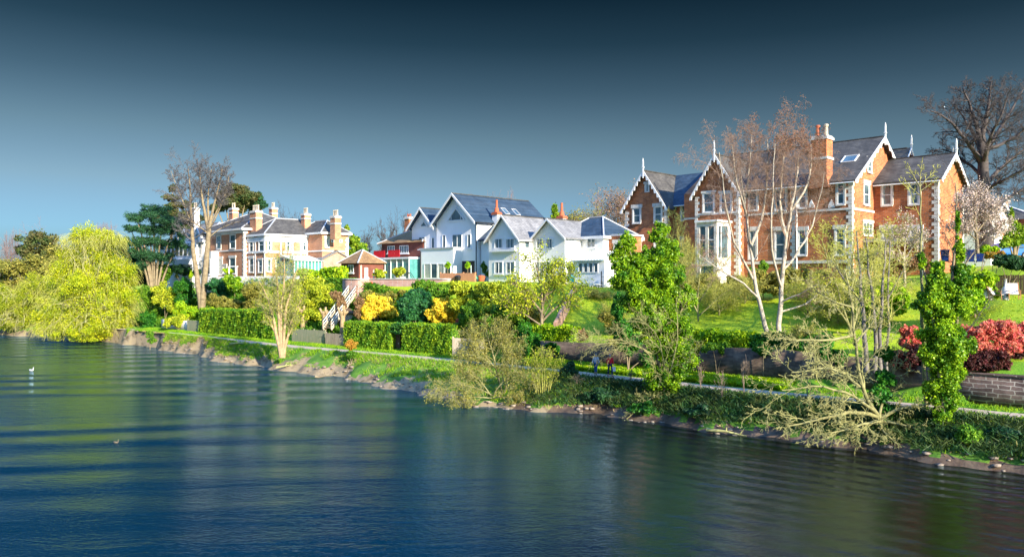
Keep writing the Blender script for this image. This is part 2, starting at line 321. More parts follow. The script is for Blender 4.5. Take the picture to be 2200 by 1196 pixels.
# water
def water():
    xs = np.linspace(-420, 160, 4); ys = np.linspace(-120, 420, 4)
    V = [(x, y, 0) for y in ys for x in xs]; Q = [(j*4+i, j*4+i+1, j*4+i+5, j*4+i+4) for j in range(3) for i in range(3)]
    m = bpy.data.materials.new('river_water'); m.use_nodes = True; t = m.node_tree; N = t.nodes; L = t.links
    N.remove(N['Principled BSDF'])
    dif = N.new('ShaderNodeBsdfDiffuse'); dif.inputs[0].default_value = (.016,.018,.014,1)
    gl = N.new('ShaderNodeBsdfGlossy'); gl.inputs['Roughness'].default_value = .07; gl.inputs[0].default_value = (.55,.80,1.0,1)
    fr = N.new('ShaderNodeFresnel'); fr.inputs[0].default_value = 1.72
    mx = N.new('ShaderNodeMixShader'); L.new(fr.outputs[0], mx.inputs[0]); L.new(dif.outputs[0], mx.inputs[1]); L.new(gl.outputs[0], mx.inputs[2])
    L.new(mx.outputs[0], N['Material Output'].inputs[0])
    co = N.new('ShaderNodeTexCoord')
    def noise(sc, st, rot=0, detail=3, dist=0):
        mp = N.new('ShaderNodeMapping'); mp.inputs['Scale'].default_value = st; mp.inputs['Rotation'].default_value = (0,0,rot); L.new(co.outputs['Object'], mp.inputs[0])
        n = N.new('ShaderNodeTexNoise'); n.inputs['Scale'].default_value = sc; n.inputs['Detail'].default_value = detail; n.inputs['Distortion'].default_value = dist; L.new(mp.outputs[0], n.inputs['Vector']); return n.outputs[0]
    def wave(sc, rot, dist, dsc=1.0, org=(0,0,0)):
        mp = N.new('ShaderNodeMapping'); mp.inputs['Rotation'].default_value = (0,0,rot); mp.inputs['Location'].default_value = org; L.new(co.outputs['Object'], mp.inputs[0])
        n = N.new('ShaderNodeTexWave'); n.wave_type = 'BANDS'; n.bands_direction = 'Y'; n.inputs['Scale'].default_value = sc; n.inputs['Distortion'].default_value = dist
        n.inputs['Detail'].default_value = 2; n.inputs['Detail Scale'].default_value = dsc; L.new(mp.outputs[0], n.inputs['Vector']); return n.outputs['Fac']
    def mth(op, a, b):
        n = N.new('ShaderNodeMath'); n.operation = op
        for i, q in enumerate((a, b)):
            if isinstance(q, (int, float)): n.inputs[i].default_value = q
            else: L.new(q, n.inputs[i])
        return n.outputs[0]
    def rmp(x, a, b):
        n = N.new('ShaderNodeMapRange'); n.inputs[1].default_value = a; n.inputs[2].default_value = b; L.new(x, n.inputs[0]); n.clamp = True; return n.outputs[0]
    sx = N.new('ShaderNodeSeparateXYZ'); L.new(co.outputs['Object'], sx.inputs[0])
    # far swell on the left, near wake on the right
    mL = mth('MULTIPLY', rmp(sx.outputs[0], 6, -22), rmp(sx.outputs[1], 26, 44))
    mR = mth('MULTIPLY', rmp(sx.outputs[0], 2, 12), rmp(sx.outputs[1], 22, 30))
    patch = rmp(noise(.06, (.6,1.4,1), R(-10), 3, .8), .38, .62)
    h = mth('MULTIPLY', mth('MULTIPLY', noise(2.2, (.6,1.3,1), R(-8), 5, .9), mth('ADD', mth('MULTIPLY', patch, .7), .3)), .030)
    h = mth('ADD', h, mth('MULTIPLY', noise(7, (.7,1.2,1), R(12), 4), .012))
    h = mth('ADD', h, mth('MULTIPLY', mth('MULTIPLY', mth('MULTIPLY', wave(.058, R(-7), 5.5, .35), mL), rmp(noise(.05, (.5,1.8,1), R(-8), 2, .5), .33, .58)), .13))
    h = mth('ADD', h, mth('MULTIPLY', mth('MULTIPLY', wave(.21, R(40), 4.0, .3), mR), mth('MULTIPLY', mth('ADD', patch, .3), .040)))
    h = mth('ADD', h, mth('MULTIPLY', noise(.35, (.45,1.6,1), R(-12), 2, .6), .045))
    bp = N.new('ShaderNodeBump'); bp.inputs['Strength'].default_value = 1; bp.inputs['Distance'].default_value = 1.0
    L.new(h, bp.inputs['Height'])
    body = N.new('ShaderNodeMixRGB'); body.inputs[1].default_value = (.000,.020,.038,1); body.inputs[2].default_value = (.010,.0075,.004,1)  # left blue painted in for reflected sky, right brown is silt
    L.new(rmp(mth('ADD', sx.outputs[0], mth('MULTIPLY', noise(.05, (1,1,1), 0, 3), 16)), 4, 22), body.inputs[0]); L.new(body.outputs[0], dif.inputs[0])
    for s in (dif, gl): L.new(bp.outputs[0], s.inputs['Normal'])
    L.new(bp.outputs[0], fr.inputs['Normal'])
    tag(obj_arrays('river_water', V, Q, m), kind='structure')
water()
# ------------------------------------------------------------ building kit (local frame: +x along the river front towards us, +y away from the river)
c45 = math.sqrt(.5)
class Fr:
    def __init__(s, px, Y): s.X = PX(px, Y); s.Y = Y
    def au(s, px, b=0):
        k = (px-CX)/F; return (k*s.Y-s.X+c45*b*(k-1))/(c45*(1+k))
    def bv(s, px, a=0):
        k = (px-CX)/F; return (k*s.Y-s.X-c45*a*(1+k))/(c45*(1-k))
    def Yof(s, a, b): return s.Y+c45*(b-a)
    def z(s, py, a, b): return PZ(py, s.Yof(a, b))
    def root(s, name, label, cat, group=None): return thing(name, label, cat, (s.X, s.Y, 0), R(-45), group)
    def w(s, a, b): return (s.X+c45*(a+b), s.Y+c45*(b-a))
def side_box(mb, face, c, p0, p1, o0, o1, z0, z1):
    """face 'f': plane y=c, outward -y;  's': plane x=c, outward +x; p along wall, o outward offset"""
    if face == 'f': mb.box(p0, p1, c-o1, c-o0, z0, z1)
    else: mb.box(c+o0, c+o1, p0, p1, z0, z1)
def window(root, face, c, p0, p1, z0, z1, cols=2, rows=1, fw=.09, frame='trim', pane='glass', surround=None, sill=True, name='window', proud=.07, curtain=False):
    f = MB(); side_box(f, face, c, p0, p0+fw, .004, proud, z0, z1); side_box(f, face, c, p1-fw, p1, .004, proud, z0, z1)
    side_box(f, face, c, p0+fw, p1-fw, .004, proud, z0, z0+fw); side_box(f, face, c, p0+fw, p1-fw, .004, proud, z1-fw, z1)
    for i in range(1, cols):
        x = p0+(p1-p0)*i/cols; side_box(f, face, c, x-fw*.4, x+fw*.4, .004, proud*.9, z0+fw, z1-fw)
    for j in range(1, rows):
        z = z0+(z1-z0)*j/rows
        for i in range(cols):
            xa = p0+(p1-p0)*i/cols+(fw*.4 if i else fw)+.001; xb = p0+(p1-p0)*(i+1)/cols-(fw*.4 if i < cols-1 else fw)-.001
            side_box(f, face, c, xa, xb, .004, proud*.8, z-fw*.35, z+fw*.35)
    o = f.build(name, M[frame], root)
    g = MB(); side_box(g, face, c, p0+fw*.5, p1-fw*.5, .003, proud*.4, z0+fw*.5, z1-fw*.5); g.build('pane', M[pane], o)
    if curtain:
        ww = (p1-p0)*.17; q = MB(); side_box(q, face, c, p0+fw, p0+fw+ww, proud*.4, proud*.5, z0+fw, z1-fw); q.build('curtain', M['curtain'], o); q = MB(); side_box(q, face, c, p1-fw-ww, p1-fw, proud*.4, proud*.5, z0+fw, z1-fw); q.build('curtain', M['curtain'], o)
    if sill: s = MB(); side_box(s, face, c, p0-.12, p1+.12, .002, .18, z0-.14, z0-.003); s.build('sill', M['stone_trim' if surround else 'trim'], o)
    if surround:
        s = MB(); t = .16; side_box(s, face, c, p0-t, p0-.003, .002, .1, z0, z1); side_box(s, face, c, p1+.003, p1+t, .002, .1, z0, z1)
        side_box(s, face, c, p0-t-.12, p1+t+.12, .002, .15, z1+.003, z1+(.42 if surround == 2 else .26)); s.build('surround', M['stone_trim'], o)
    return o
def gable_roof(root, axis, lo, hi, c0, c1, ze, zr, m='slate', ov=.35, t=.16, name='roof', zoff=.02):
    """ridge along axis ('y' or 'x') between lo..hi; eaves at c0,c1"""
    mid = (c0+c1)/2; sl = (zr-ze)/(mid-c0); b = MB(); o = ov
    pl = [(c0-o, ze-o*sl+zoff), (mid, zr+zoff), (c1+o, ze-o*sl+zoff), (c1+o, ze-o*sl+zoff+t), (mid, zr+zoff+t*1.25), (c0-o, ze-o*sl+zoff+t)]
    b.add([], []); b.prism([pl[0], pl[1], pl[4], pl[5]], lo, hi, axis); b.prism([pl[1], pl[2], pl[3], pl[4]], lo, hi, axis)
    r = b.build(name, M[m], root)
    k = MB()
    for i in range(int(abs(hi-lo)/.5)):
        q = min(lo, hi)+i*.5
        if axis == 'y': k.box(mid-.11, mid+.11, q, q+.46, zr+t*1.2, zr+t*1.25+.09)
        else: k.box(q, q+.46, mid-.11, mid+.11, zr+t*1.2, zr+t*1.25+.09)
    k.build('ridge_tiles', M['slate_warm'] if m != 'tile_brown' else M['terracotta'], r)
    return r
def verge(root, axis, at, c0, c1, ze, zr, ov=.35, w=.26, th=.07, scallop=False, m='trim', finial=False, name='bargeboard', zoff=.02, out=-1):
    mid = (c0+c1)/2; sl = (zr-ze)/(mid-c0); b = MB(); lo, hi = (at-th, at) if out < 0 else (at, at+th)
    e0 = c0-ov; z0 = ze-ov*sl+zoff+.1
    for sg in (1, -1):
        X = lambda x: x if sg == 1 else c0+c1-x
        pts = [(X(e0), z0), (X(mid), zr+zoff+.24)]
        n = 9 if scallop else 1
        for i in range(n):
            xa = e0+(mid-e0)*i/n; xb = e0+(mid-e0)*(i+1)/n; za = z0+(zr+zoff+.24-z0)*i/n; zb = z0+(zr+zoff+.24-z0)*(i+1)/n
            if scallop:
                xm = (xa+xb)/2; zm = (za+zb)/2
                poly = [(X(xa), za), (X(xb), zb), (X(xb), zb-w*.75), (X(xm+.12), zm-w*1.55), (X(xm-.12), zm-w*1.55), (X(xa), za-w*.75)]
            else: poly = [(X(xa), za), (X(xb), zb), (X(xb), zb-w), (X(xa), za-w)]
            b.prism(poly, lo, hi, axis)
    if finial:
        fz = zr+.2; a, bb = (mid, (lo+hi)/2) if axis == 'y' else ((lo+hi)/2, mid)
        b.box(a-.07, a+.07, bb-.07, bb+.07, fz-.9, fz+1.15); b.box(a-.12, a+.12, bb-.12, bb+.12, fz+.35, fz+.45); b.lathe(a, bb, [(.09, fz+1.15), (.02, fz+1.5)], 6)
    return b.build(name, M[m], root)
def hip_roof(root, a0, a1, b0, b1, ze, zr, m='slate_warm', ov=.5, name='roof', inset=None, fascia=True):
    a0 -= ov; a1 += ov; b0 -= ov; b1 += ov; mb = MB(); da = a1-a0; db = b1-b0; ins = inset or min(da, db)/2*.98
    if da > db: r0 = (a0+ins, (b0+b1)/2); r1 = (a1-ins, (b0+b1)/2)
    else: r0 = ((a0+a1)/2, b0+ins); r1 = ((a0+a1)/2, b1-ins)
    if da > db: fs = [(0,1,5,4), (1,2,5), (2,3,4,5), (3,0,4), (3,2,1,0)]
    else: fs = [(0,1,4), (1,2,5,4), (2,3,5), (3,0,4,5), (3,2,1,0)]
    mb.add([(a0,b0,ze), (a1,b0,ze), (a1,b1,ze), (a0,b1,ze), (*r0, zr), (*r1, zr)], fs)
    r = mb.build(name, M[m], root)
    if fascia:
        k = MB(); e = .04
        k.box(a0-e, a1+e, b0-e, b0+.12, ze-.32, ze-.004); k.box(a0-e, a1+e, b1-.12, b1+e, ze-.32, ze-.004)
        k.box(a0-e, a0+.12, b0+.123, b1-.123, ze-.32, ze-.004); k.box(a1-.12, a1+e, b0+.123, b1-.123, ze-.32, ze-.004)
        k.box(a0+.12, a1-.12, b0+.12, b1-.12, ze-.12, ze-.006)
        k.build('cornice', M['trim'], r)
    h = MB(); cs = [(a0,b0), (a1,b0), (a1,b1), (a0,b1)]
    rr = ([r0, r1, r1, r0] if da > db else [r0, r0, r1, r1])
    for c, q in zip(cs, rr): h.bar((*c, ze+.04), (*q, zr+.04), .16, .12)
    h.bar((*r0, zr+.05), (*r1, zr+.05), .2, .14); h.build('ridge_tiles', M['lead'], r)
    return r
def chimney(root, a, b, wa, wb, z0, z1, m='brick_orange', pots=2, along='a', pm='pot', ph=.9, band=None):
    mb = MB(); mb.box(a-wa/2, a+wa/2, b-wb/2, b+wb/2, z0, z1-.35)
    c = mb.build('chimney', M[m], root)
    cp = MB(); e = .1
    cp.box(a-wa/2-e, a+wa/2+e, b-wb/2-e, b+wb/2+e, z1-.347, z1-.12); cp.box(a-wa/2-.02, a+wa/2+.02, b-wb/2-.02, b+wb/2+.02, z1-.117, z1)
    if band: MB().box(a-wa/2-.06, a+wa/2+.06, b-wb/2-.06, b+wb/2+.06, band, band+.2).build('stone_band', M['stone_trim' if m != 'white' else 'terracotta'], c)
    cp.build('cap', M['stone_trim' if m != 'white' else 'terracotta'], c)
    for i in range(pots):
        f = (i+.5)/pots-.5; x, y = (a+f*wa, b) if along == 'a' else (a, b+f*wb)
        MB().lathe(x, y, [(.17, z1+.003), (.15, z1+ph*.2), (.13, z1+ph*.8), (.17, z1+ph*.86), (.17, z1+ph*.97), (.12, z1+ph)], 8).build('chimney_pot', M[pm], c)
    return c
def quoins(root, a, b, z0, z1, sa=-1, sb=1, m='stone_trim', h=.36, wl=.55, ws=.32, name='quoins'):
    """corner at (a,b); sa: direction of the front wall from the corner along x, sb: of the side wall along y"""
    mb = MB(); z = z0; i = 0
    while z < z1-.05:
        q = min(z+h-.03, z1); la, lb = (wl, ws) if i % 2 else (ws, wl); e = .04
        x0, x1 = (a-la, a+e) if sa < 0 else (a-e, a+la); y0, y1 = (b-e, b+lb) if sb > 0 else (b-lb, b+e)
        mb.box(x0, x1, y0, y1, z, q); z += h; i += 1
    return mb.build(name, M[m], root)
def pent(root, axis, lo, hi, c0, c1, z0, ze, zr, m, name='wall'):
    return MB().prism([(c0, z0), (c1, z0), (c1, ze), ((c0+c1)/2, zr), (c0, ze)], lo, hi, axis).build(name, M[m], root)
def gutter(root, pts, m='trim', r=.07, name='gutter'): return MB().tube(pts, r, 6).build(name, M[m], root)
# ============================================================ white gabled house (two blocks)
def white_house():
    f = Fr(1024, 98); r = f.root('white_house', 'large white rendered modern house with two steep gables and dark slate roof', 'house')
    z0 = 8.0; al = f.au(938); ar = 0; aL = f.au(882)
    ap = (al+ar)/2
    zr = CAMZ+10.9; ze = CAMZ+7.5
    pent(r, 'y', 0, 13.6, al, ar, z0, ze, zr, 'white')
    gable_roof(r, 'y', -.75, 13.9, al, ar, ze, zr, 'slate', ov=.45)
    verge(r, 'y', -.75, al, ar, ze, zr, ov=.45, w=.34, th=.08)
    # left gable
    zr1 = f.z(448, (aL+al)/2, 0); ze1 = f.z(489, aL, 0)
    pent(r, 'y', .25, 9, aL, al-.45, z0, ze1, zr1-.1, 'white'); MB().box(al-.449, al-.002, .3, 9, z0, ze1-.1).build('wall', M['white'], r)
    gable_roof(r, 'y', -.5, 9.2, aL, al-.45, ze1, zr1-.1, 'slate', ov=.4, name='roof')
    verge(r, 'y', -.5, aL, al-.45, ze1, zr1-.1, ov=.4, w=.32, th=.08)
    # gable triangles
    for (x0, x1, pyb, pyt, b, c) in ((963, 999, 474, 447, 0, ap), (894, 910, 487, 475, .25, (aL+al)/2-.2)):
        A0 = f.au(x0, b); A1 = f.au(x1, b); A0, A1 = c-(A1-A0)/2, c+(A1-A0)/2; zb = f.z(pyb, c, b); zt = f.z(pyt, c, b)
        g = MB().prism([(A0+.2, zb+.1), (A1-.2, zb+.1), (c, zt-.15)], b-.03, b-.003).build('gable_window', M['glass'], r)
        k = MB(); t = .13
        k.bar((A0-.1, b-.05, zb), (A1+.1, b-.05, zb), .1, .16); k.bar((A0, b-.05, zb+.05), (c, b-.05, zt), .1, .16); k.bar((A1, b-.05, zb+.05), (c, b-.05, zt), .1, .16)
        if x1-x0 > 20:
            for q in (-.28, .28): k.bar((c+q*(A1-A0), b-.04, zb), (c+q*(A1-A0), b-.04, zb+(zt-zb)*(1-2*abs(q))), .07, .08)
        k.build('frame', M['trim'], g)
    def W(x0, x1, yb, yt, b=0, **k):
        A0 = f.au(x0, b); A1 = f.au(x1, b); window(r, 'f', b, A0, A1, f.z(yb, (A0+A1)/2, b), f.z(yt, (A0+A1)/2, b), **k)
    W(951, 958, 533, 504, cols=1); W(972, 993, 533, 503, cols=2); W(1004.5, 1012, 533, 503, cols=1)
    W(900, 914, 535, 509, b=.25, cols=2); W(927.5, 934, 535, 510, b=.25, cols=1)
    # projecting ground floor with parapet and garden doors
    A0 = f.au(903, -1.5); A1 = f.au(974, -1.5); zt = f.z(536, A0, -1.5)
    MB().box(A0, A1, -1.5, .23, z0, zt).build('garden_room', M['white'], r)
    MB().box(A0-.12, A1+.12, -1.62, -.02, zt+.002, zt+.16).build('parapet', M['lead'], r)
    for i in range(4):
        x0 = 912+i*14.5; W(x0, x0+13.5, 598, 566, b=-1.5, cols=1, sill=False, name='garden_door', pane='curtain' if i % 2 == 0 else 'glass')
    W(888, 899, 598, 566, b=.25, cols=1, sill=False, name='garden_door')
    k = MB(); a0 = f.au(984, 0); a1 = f.au(1020, 0); k.box(a0, a1, -.012, -.003, f.z(598, a0, 0), f.z(561, a0, 0)); k.build('porch_shade_panel', M['black'], r)  # flat black panel painted for the shade of an open recess
    for x in (903.5, 977.5):
        b = -1.56 if x < 950 else -.08; a = f.au(x, b); MB().tube([(a, b, z0), (a, b, f.z(540, a, b))], .07).build('downpipe', M['black'], r)
    a = f.au(1023, -.08); MB().tube([(a, -.08, z0), (a, -.08, ze-.2)], .07).build('downpipe', M['black'], r)
    gutter(r, [(ar+.5, -.6, ze-.4), (ar+.5, 13.8, ze-.4)], 'black')
    W(905, 908, 0, 0) if False else None
    # rooflights
    sl = (zr-ze)/((ar-al)/2)
    for px in (1086, 1109):
        kx = (px-CX)/F; a = -1.55; b = f.bv(px, a); 
        zz = ze+(-a)*sl+.22
        g = MB(); g.add([(a-.55, b-.4, zz+.55*sl), (a+.45, b-.4, zz-.45*sl), (a+.45, b+.4, zz-.45*sl), (a-.55, b+.4, zz+.55*sl)]+[(a-.55, b-.4, zz-.15+.55*sl), (a+.45, b-.4, zz-.15-.45*sl), (a+.45, b+.4, zz-.15-.45*sl), (a-.55, b+.4, zz-.15+.55*sl)], [(0,1,2,3), (7,6,5,4), (0,4,5,1), (1,5,6,2), (2,6,7,3), (3,7,4,0)])
        g.build('rooflight', M['glass'], r)
        q = MB(); P4 = [(a-.55, b-.4, zz+.55*sl+.03), (a+.45, b-.4, zz-.45*sl+.03), (a+.45, b+.4, zz-.45*sl+.03), (a-.55, b+.4, zz+.55*sl+.03)]
        for i in range(4): q.bar(P4[i], P4[(i+1) % 4], .09, .08)
        q.build('rooflight_frame', M['lead'], r)
    return f, r
def white_cottage():
    f = Fr(1024, 98); r = f.root('white_house', 'lower white rendered house with twin front gables and grey slate roofs', 'house')
    z0 = 7.2; b1 = -2.0; a0 = f.au(1050, b1); a1 = f.au(1116, b1); b2 = f.bv(1142, a1); a2 = f.au(1214, b2)
    ze = f.z(508, a1, b1)-.15; zr = f.z(466, (a0+a1)/2, b1)
    # gable one
    pent(r, 'y', b1, 7, a0, a1, z0, ze, zr, 'cream'); gable_roof(r, 'y', b1-.45, 8, a0, a1, ze, zr, 'slate_grey', ov=.4); verge(r, 'y', b1-.45, a0, a1, ze, zr, ov=.4, w=.26)
    # left recessed wall + its front roof slope
    MB().box(.3, a0-.003, .5, 6, z0, ze+.1).build('wall', M['white'], r)
    MB().prism([(.0, ze+.0), (.0, ze+.18), (3.4, zr+.1), (6.6, ze+.1), (6.6, ze)], .25, a0+1.5, 'x').build('roof', M['slate'], r)
    # gable two
    zr2 = f.z(474, (a1+a2)/2, b2); 
    pent(r, 'y', b2, 8, a1+.004, a2, z0, ze+.05, zr2, 'cream'); gable_roof(r, 'y', b2-.45, 8.3, a1+.45, a2, ze+.05, zr2, 'slate_grey', ov=.42); verge(r, 'y', b2-.45, a1+.45, a2, ze+.05, zr2, ov=.42, w=.26)
    def W(x0, x1, yb, yt, b, **k):
        A0 = f.au(x0, b); A1 = f.au(x1, b); window(r, 'f', b, A0, A1, f.z(yb, (A0+A1)/2, b), f.z(yt, (A0+A1)/2, b), **k)
    for b, xs in ((b1, ((1062.7, 1081), (1087, 1106.5))), (b2, ((1152, 1168), (1173, 1188)))):
        for x0, x1 in xs: W(x0, x1, 534, 512, b, cols=2, curtain=True, sill=False)
    for x0, x1 in ((1062.7, 1081), (1087, 1106.5)): W(x0, x1, 588, 562, b1, cols=2, curtain=True)
    for x0, x1 in ((1152, 1168), (1173, 1190)): W(x0, x1, 588, 562, b2, cols=2)
    A0 = f.au(1058, b1); A1 = f.au(1110, b1); z = f.z(537, A0, b1); MB().box(A0, A1, b1-.35, b1-.003, z-.25, z).build('window_ledge', M['trim'], r)
    zz = f.z(533, a1, -1); window(r, 's', a1, -1.2, -.35, zz, zz+1.1, cols=1)
    gutter(r, [(a1+.48, b1-.4, ze-.35), (a1+.48, b2-.5, ze-.35)])
    # right-hand wing with lean-to veranda
    b3 = 3.0; a3 = f.au(1296, b3); zr3 = f.z(465, (a2+a3)/2, b3+3.5); zw = f.z(512, a3, b3)
    MB().box(a2-3, a3, b3, b3+7, z0, zw).build('wing_wall', M['white'], r)
    hip_roof(r, a2-4.5, a3, b3, b3+7, zw+.3, zr3, 'slate', ov=.4, inset=3.2)
    W(1262, 1279.5, 532, 511, b3, cols=2)
    vb = b3-2.6; va0 = f.au(1232, vb); va1 = f.au(1300, vb); zt = f.z(549, va0, vb); 
    g = MB(); g.add([(va0, vb-.3, zt-.55), (va1, vb-.3, zt-.55), (va1, b3-.01, zt+.45), (va0, b3-.01, zt+.45), (va0, vb-.3, zt-.62), (va1, vb-.3, zt-.62), (va1, b3-.01, zt+.38), (va0, b3-.01, zt+.38)], [(0,1,2,3), (7,6,5,4), (0,4,5,1), (1,5,6,2), (2,6,7,3), (3,7,4,0)])
    v = g.build('veranda_roof', M['glass_roof'], r)
    k = MB()
    for i in range(12):
        a = va0+(va1-va0)*i/11; k.bar((a, vb-.3, zt-.5), (a, b3-.02, zt+.5), .07)
    k.build('rafters', M['trim'], v)
    MB().box(va0+.1, va1-.1, vb, b3-.02, z0, zt-.62).build('garden_room', M['white'], r)
    for i in range(4): W(1243+i*11, 1252.5+i*11, 586, 564, vb, cols=1, sill=False, name='garden_door')
    # chimneys
    for (px, pyt, pyb, yy, a) in ((1067, 445, 476, 3.0, None), (1207, 453, 474, 4.5, None)):
        a = f.au(px, yy); zt = f.z(pyt+11, a, yy); chimney(r, a, yy, .95, .7, ze, zt, 'white', 0); c = [x for x in r.children if x.name.startswith('chimney')][-1]
        MB().lathe(a, yy, [(.34, zt+.003), (.27, zt+.5), (.17, zt+.6), (.14, zt+1.5), (.17, zt+1.55), (.13, zt+1.6)], 10).build('chimney_pot', M['terracotta'], c)
    return f, r
wf, wr = white_house(); cf, cr = white_cottage()
# ============================================================ big red brick villa on the right
def brick_villa():
    f = Fr(1830, 76); r = f.root('brick_villa', 'tall red brick villa with scalloped white bargeboards, quoins and a white two storey bay', 'house')
    Z = 8.5; ze = f.z(385, 0, 0); hd = 7.6; zr = f.z(299, 0, hd)
    bl = 0.6
    aW = f.au(1480, 1.0)
    # main range, ridge along the front, gable towards the sun
    MB().prism([(0, Z), (2*hd, Z), (2*hd, ze), (hd, zr), (0, ze)], aW, 0, 'x').build('wall', M['brick_red'], r)
    # orange sunlit end skin is the same brick
    gable_roof(r, 'x', aW+2, .5, 0, 2*hd, ze, zr, 'slate_warm', ov=.45, t=.18)
    verge(r, 'x', .5, 0, 2*hd, ze, zr, ov=.45, w=.34, scallop=True, finial=True, out=1)
    quoins(r, 0, 0, Z+1, ze-.3, -1, 1)
    gutter(r, [(aW+6, -.5, ze-.35), (.4, -.5, ze-.35)])
    # right wing
    b5 = f.bv(1877, 0); a6 = f.au(2015, b5); bR = f.bv(2070, a6); zwe = f.z(382, a6, b5); zwr = f.z(334, a6, (b5+bR)/2)
    MB().prism([(b5, Z+1), (bR, Z+1), (bR, zwe), ((b5+bR)/2, zwr), (b5, zwe)], .004, a6, 'x').build('wing_wall', M['brick_red'], r)
    gable_roof(r, 'x', -.5, a6+.45, b5, bR, zwe, zwr, 'slate_warm', ov=.4, name='wing_roof')
    verge(r, 'x', a6+.45, b5, bR, zwe, zwr, ov=.4, w=.32, scallop=True, finial=True, out=1)
    quoins(r, a6, b5, Z+1, zwe-.2, -1, 1); quoins(r, a6, bR, Z+1, zwe-.2, -1, -1)
    gutter(r, [(.1, b5-.45, zwe-.35), (a6+.3, b5-.45, zwe-.35)])
    # rear ranges showing over the roofs
    rb = bR+1.5; rz = f.z(342, a6-1, rb+3)
    MB().prism([(rb, Z), (rb+7, Z), (rb+7, rz-3), (rb+3.5, rz), (rb, rz-3)], -4, a6-3, 'x').build('rear_wall', M['brick_red'], r)
    gable_roof(r, 'x', -4, a6-2.4, rb, rb+7, rz-3, rz, 'slate_warm', ov=.4, name='rear_roof'); verge(r, 'x', a6-2.4, rb, rb+7, rz-3, rz, ov=.4, w=.28, finial=True, out=1)
    rb2 = 2*hd+1; rz2 = f.z(322, -1, rb2+3)
    MB().prism([(rb2, Z), (rb2+6, Z), (rb2+6, rz2-3), (rb2+3, rz2), (rb2, rz2-3)], -8, -1, 'x').build('rear_wall', M['brick_red'], r)
    gable_roof(r, 'x', -8, -.6, rb2, rb2+6, rz2-3, rz2, 'slate_warm', ov=.4, name='rear_roof'); verge(r, 'x', -.6, rb2, rb2+6, rz2-3, rz2, ov=.4, w=.28, finial=True, out=1)
    def W(x0, x1, yb, yt, b=0, **k):
        A0 = f.au(x0, b); A1 = f.au(x1, b); k.setdefault('surround', 1); k.setdefault('rows', 2); k.setdefault('cols', 1); k.setdefault('fw', .1)
        window(r, 'f', b, A0, A1, f.z(yb, (A0+A1)/2, b), f.z(yt, (A0+A1)/2, b), **k)
    def WS(x0, x1, yb, yt, a=0, **k):
        B0 = f.bv(x0, a); B1 = f.bv(x1, a); k.setdefault('surround', 1); k.setdefault('rows', 2); k.setdefault('cols', 1); k.setdefault('fw', .1)
        window(r, 's', a, B0, B1, f.z(yb, a, (B0+B1)/2), f.z(yt, a, (B0+B1)/2), **k)
    W(1896, 1916, 441, 397, b5, cols=1); W(1954, 1976, 439, 395, b5, cols=1, curtain=True)
    W(1896, 1917, 530, 492, b5, cols=1, surround=2); W(1956, 1978, 530, 492, b5, cols=1, surround=2)
    WS(1855, 1866, 440, 396, 0, surround=2); WS(1854, 1873, 505, 478, 0, cols=3, rows=2); WS(1863, 1871, 370, 346, 0, surround=2)
    W(1799, 1814, 439, 393); W(1716, 1732, 447, 400); W(1716, 1732, 548, 495, surround=2); W(1796, 1814, 548, 492, surround=2)
    for x0, x1 in ((1610, 1627), (1666, 1689)):
        W(x0, x1, 452, 408, b=0, surround=1); W(x0, x1-2, 556, 495, b=0, surround=2)
    # white arched hood over the blind panel between windows
    for x0, x1 in ((1738, 1750), (1780, 1794)):
        A0 = f.au(x0, 0); A1 = f.au(x1, 0); z = f.z(447, A0, 0); MB().prism([(A0, z), (A1, z), (A1, z+.2), ((A0+A1)/2, z+.85), (A0, z+.3)], -.1, -.004).build('hood', M['trim'], r)
    # string courses
    k = MB(); z1 = f.z(448, 0, 0); k.box(aW, .05, -.09, -.003, z1-.1, z1+.12); z2 = f.z(556, -6, 0)-.2; k.box(aW, .05, -.14, -.003, z2-.3, z2)
    k.box(.003, .1, -.08, b5-.01, z1-.1, z1+.12); k.build('string_course', M['stone_trim'], r)
    quoins(r, f.au(1708, 0), 0-.004, Z+1, ze-.3, -1, 1, wl=.5); MB().tube([(f.au(1706, -.1)+.3, -.12, Z), (f.au(1706, -.1)+.3, -.12, ze)], .07).build('downpipe', M['trim'], r)
    # big front chimney
    ac = f.au(1761, -.4); zc0 = f.z(378, ac, -.4)
    c = MB(); pass; zt = f.z(293, ac, 0); zs = f.z(342, ac, 0)
    c.prism([(ac-1.05, zc0-1.2), (ac+1.05, zc0-1.2), (ac+.78, zc0), (ac-.78, zc0)], -.7, .9); c.box(ac-.78, ac+.78, -.6, .9, zc0+.003, zt-.4)
    ch = c.build('chimney', M['brick_red'], r)
    MB().box(ac-.88, ac+.88, -.7, 1, zs-.1, zs+.15).build('stone_band', M['stone_trim'], ch); k = MB(); k.box(ac-.9, ac+.9, -.72, 1.02, zt-.4, zt-.15); k.box(ac-.8, ac+.8, -.62, .92, zt-.147, zt); k.build('cap', M['stone_trim'], ch)
    for x, mm in ((-.42, 'terracotta'), (.42, 'pot')): MB().lathe(ac+x, .15, [(.24, zt+.003), (.2, zt+.3), (.19, zt+.95), (.24, zt+1), (.24, zt+1.15), (.17, zt+1.2)], 10).build('chimney_pot', M[mm], ch)
    # rooflight on the front slope
    sl = (zr-ze)/hd; b = 3.6; a = f.au(1826, b); zz = ze+b*sl+.28
    P4 = [(a-.7, b-.6, zz-.6*sl), (a+.7, b-.6, zz-.6*sl), (a+.7, b+.6, zz+.6*sl), (a-.7, b+.6, zz+.6*sl)]
    g = MB(); g.add(P4+[(x, y, z-.2) for x, y, z in P4], [(0,1,2,3), (7,6,5,4), (0,4,5,1), (1,5,6,2), (2,6,7,3), (3,7,4,0)]); g.build('rooflight', M['glass'], r)
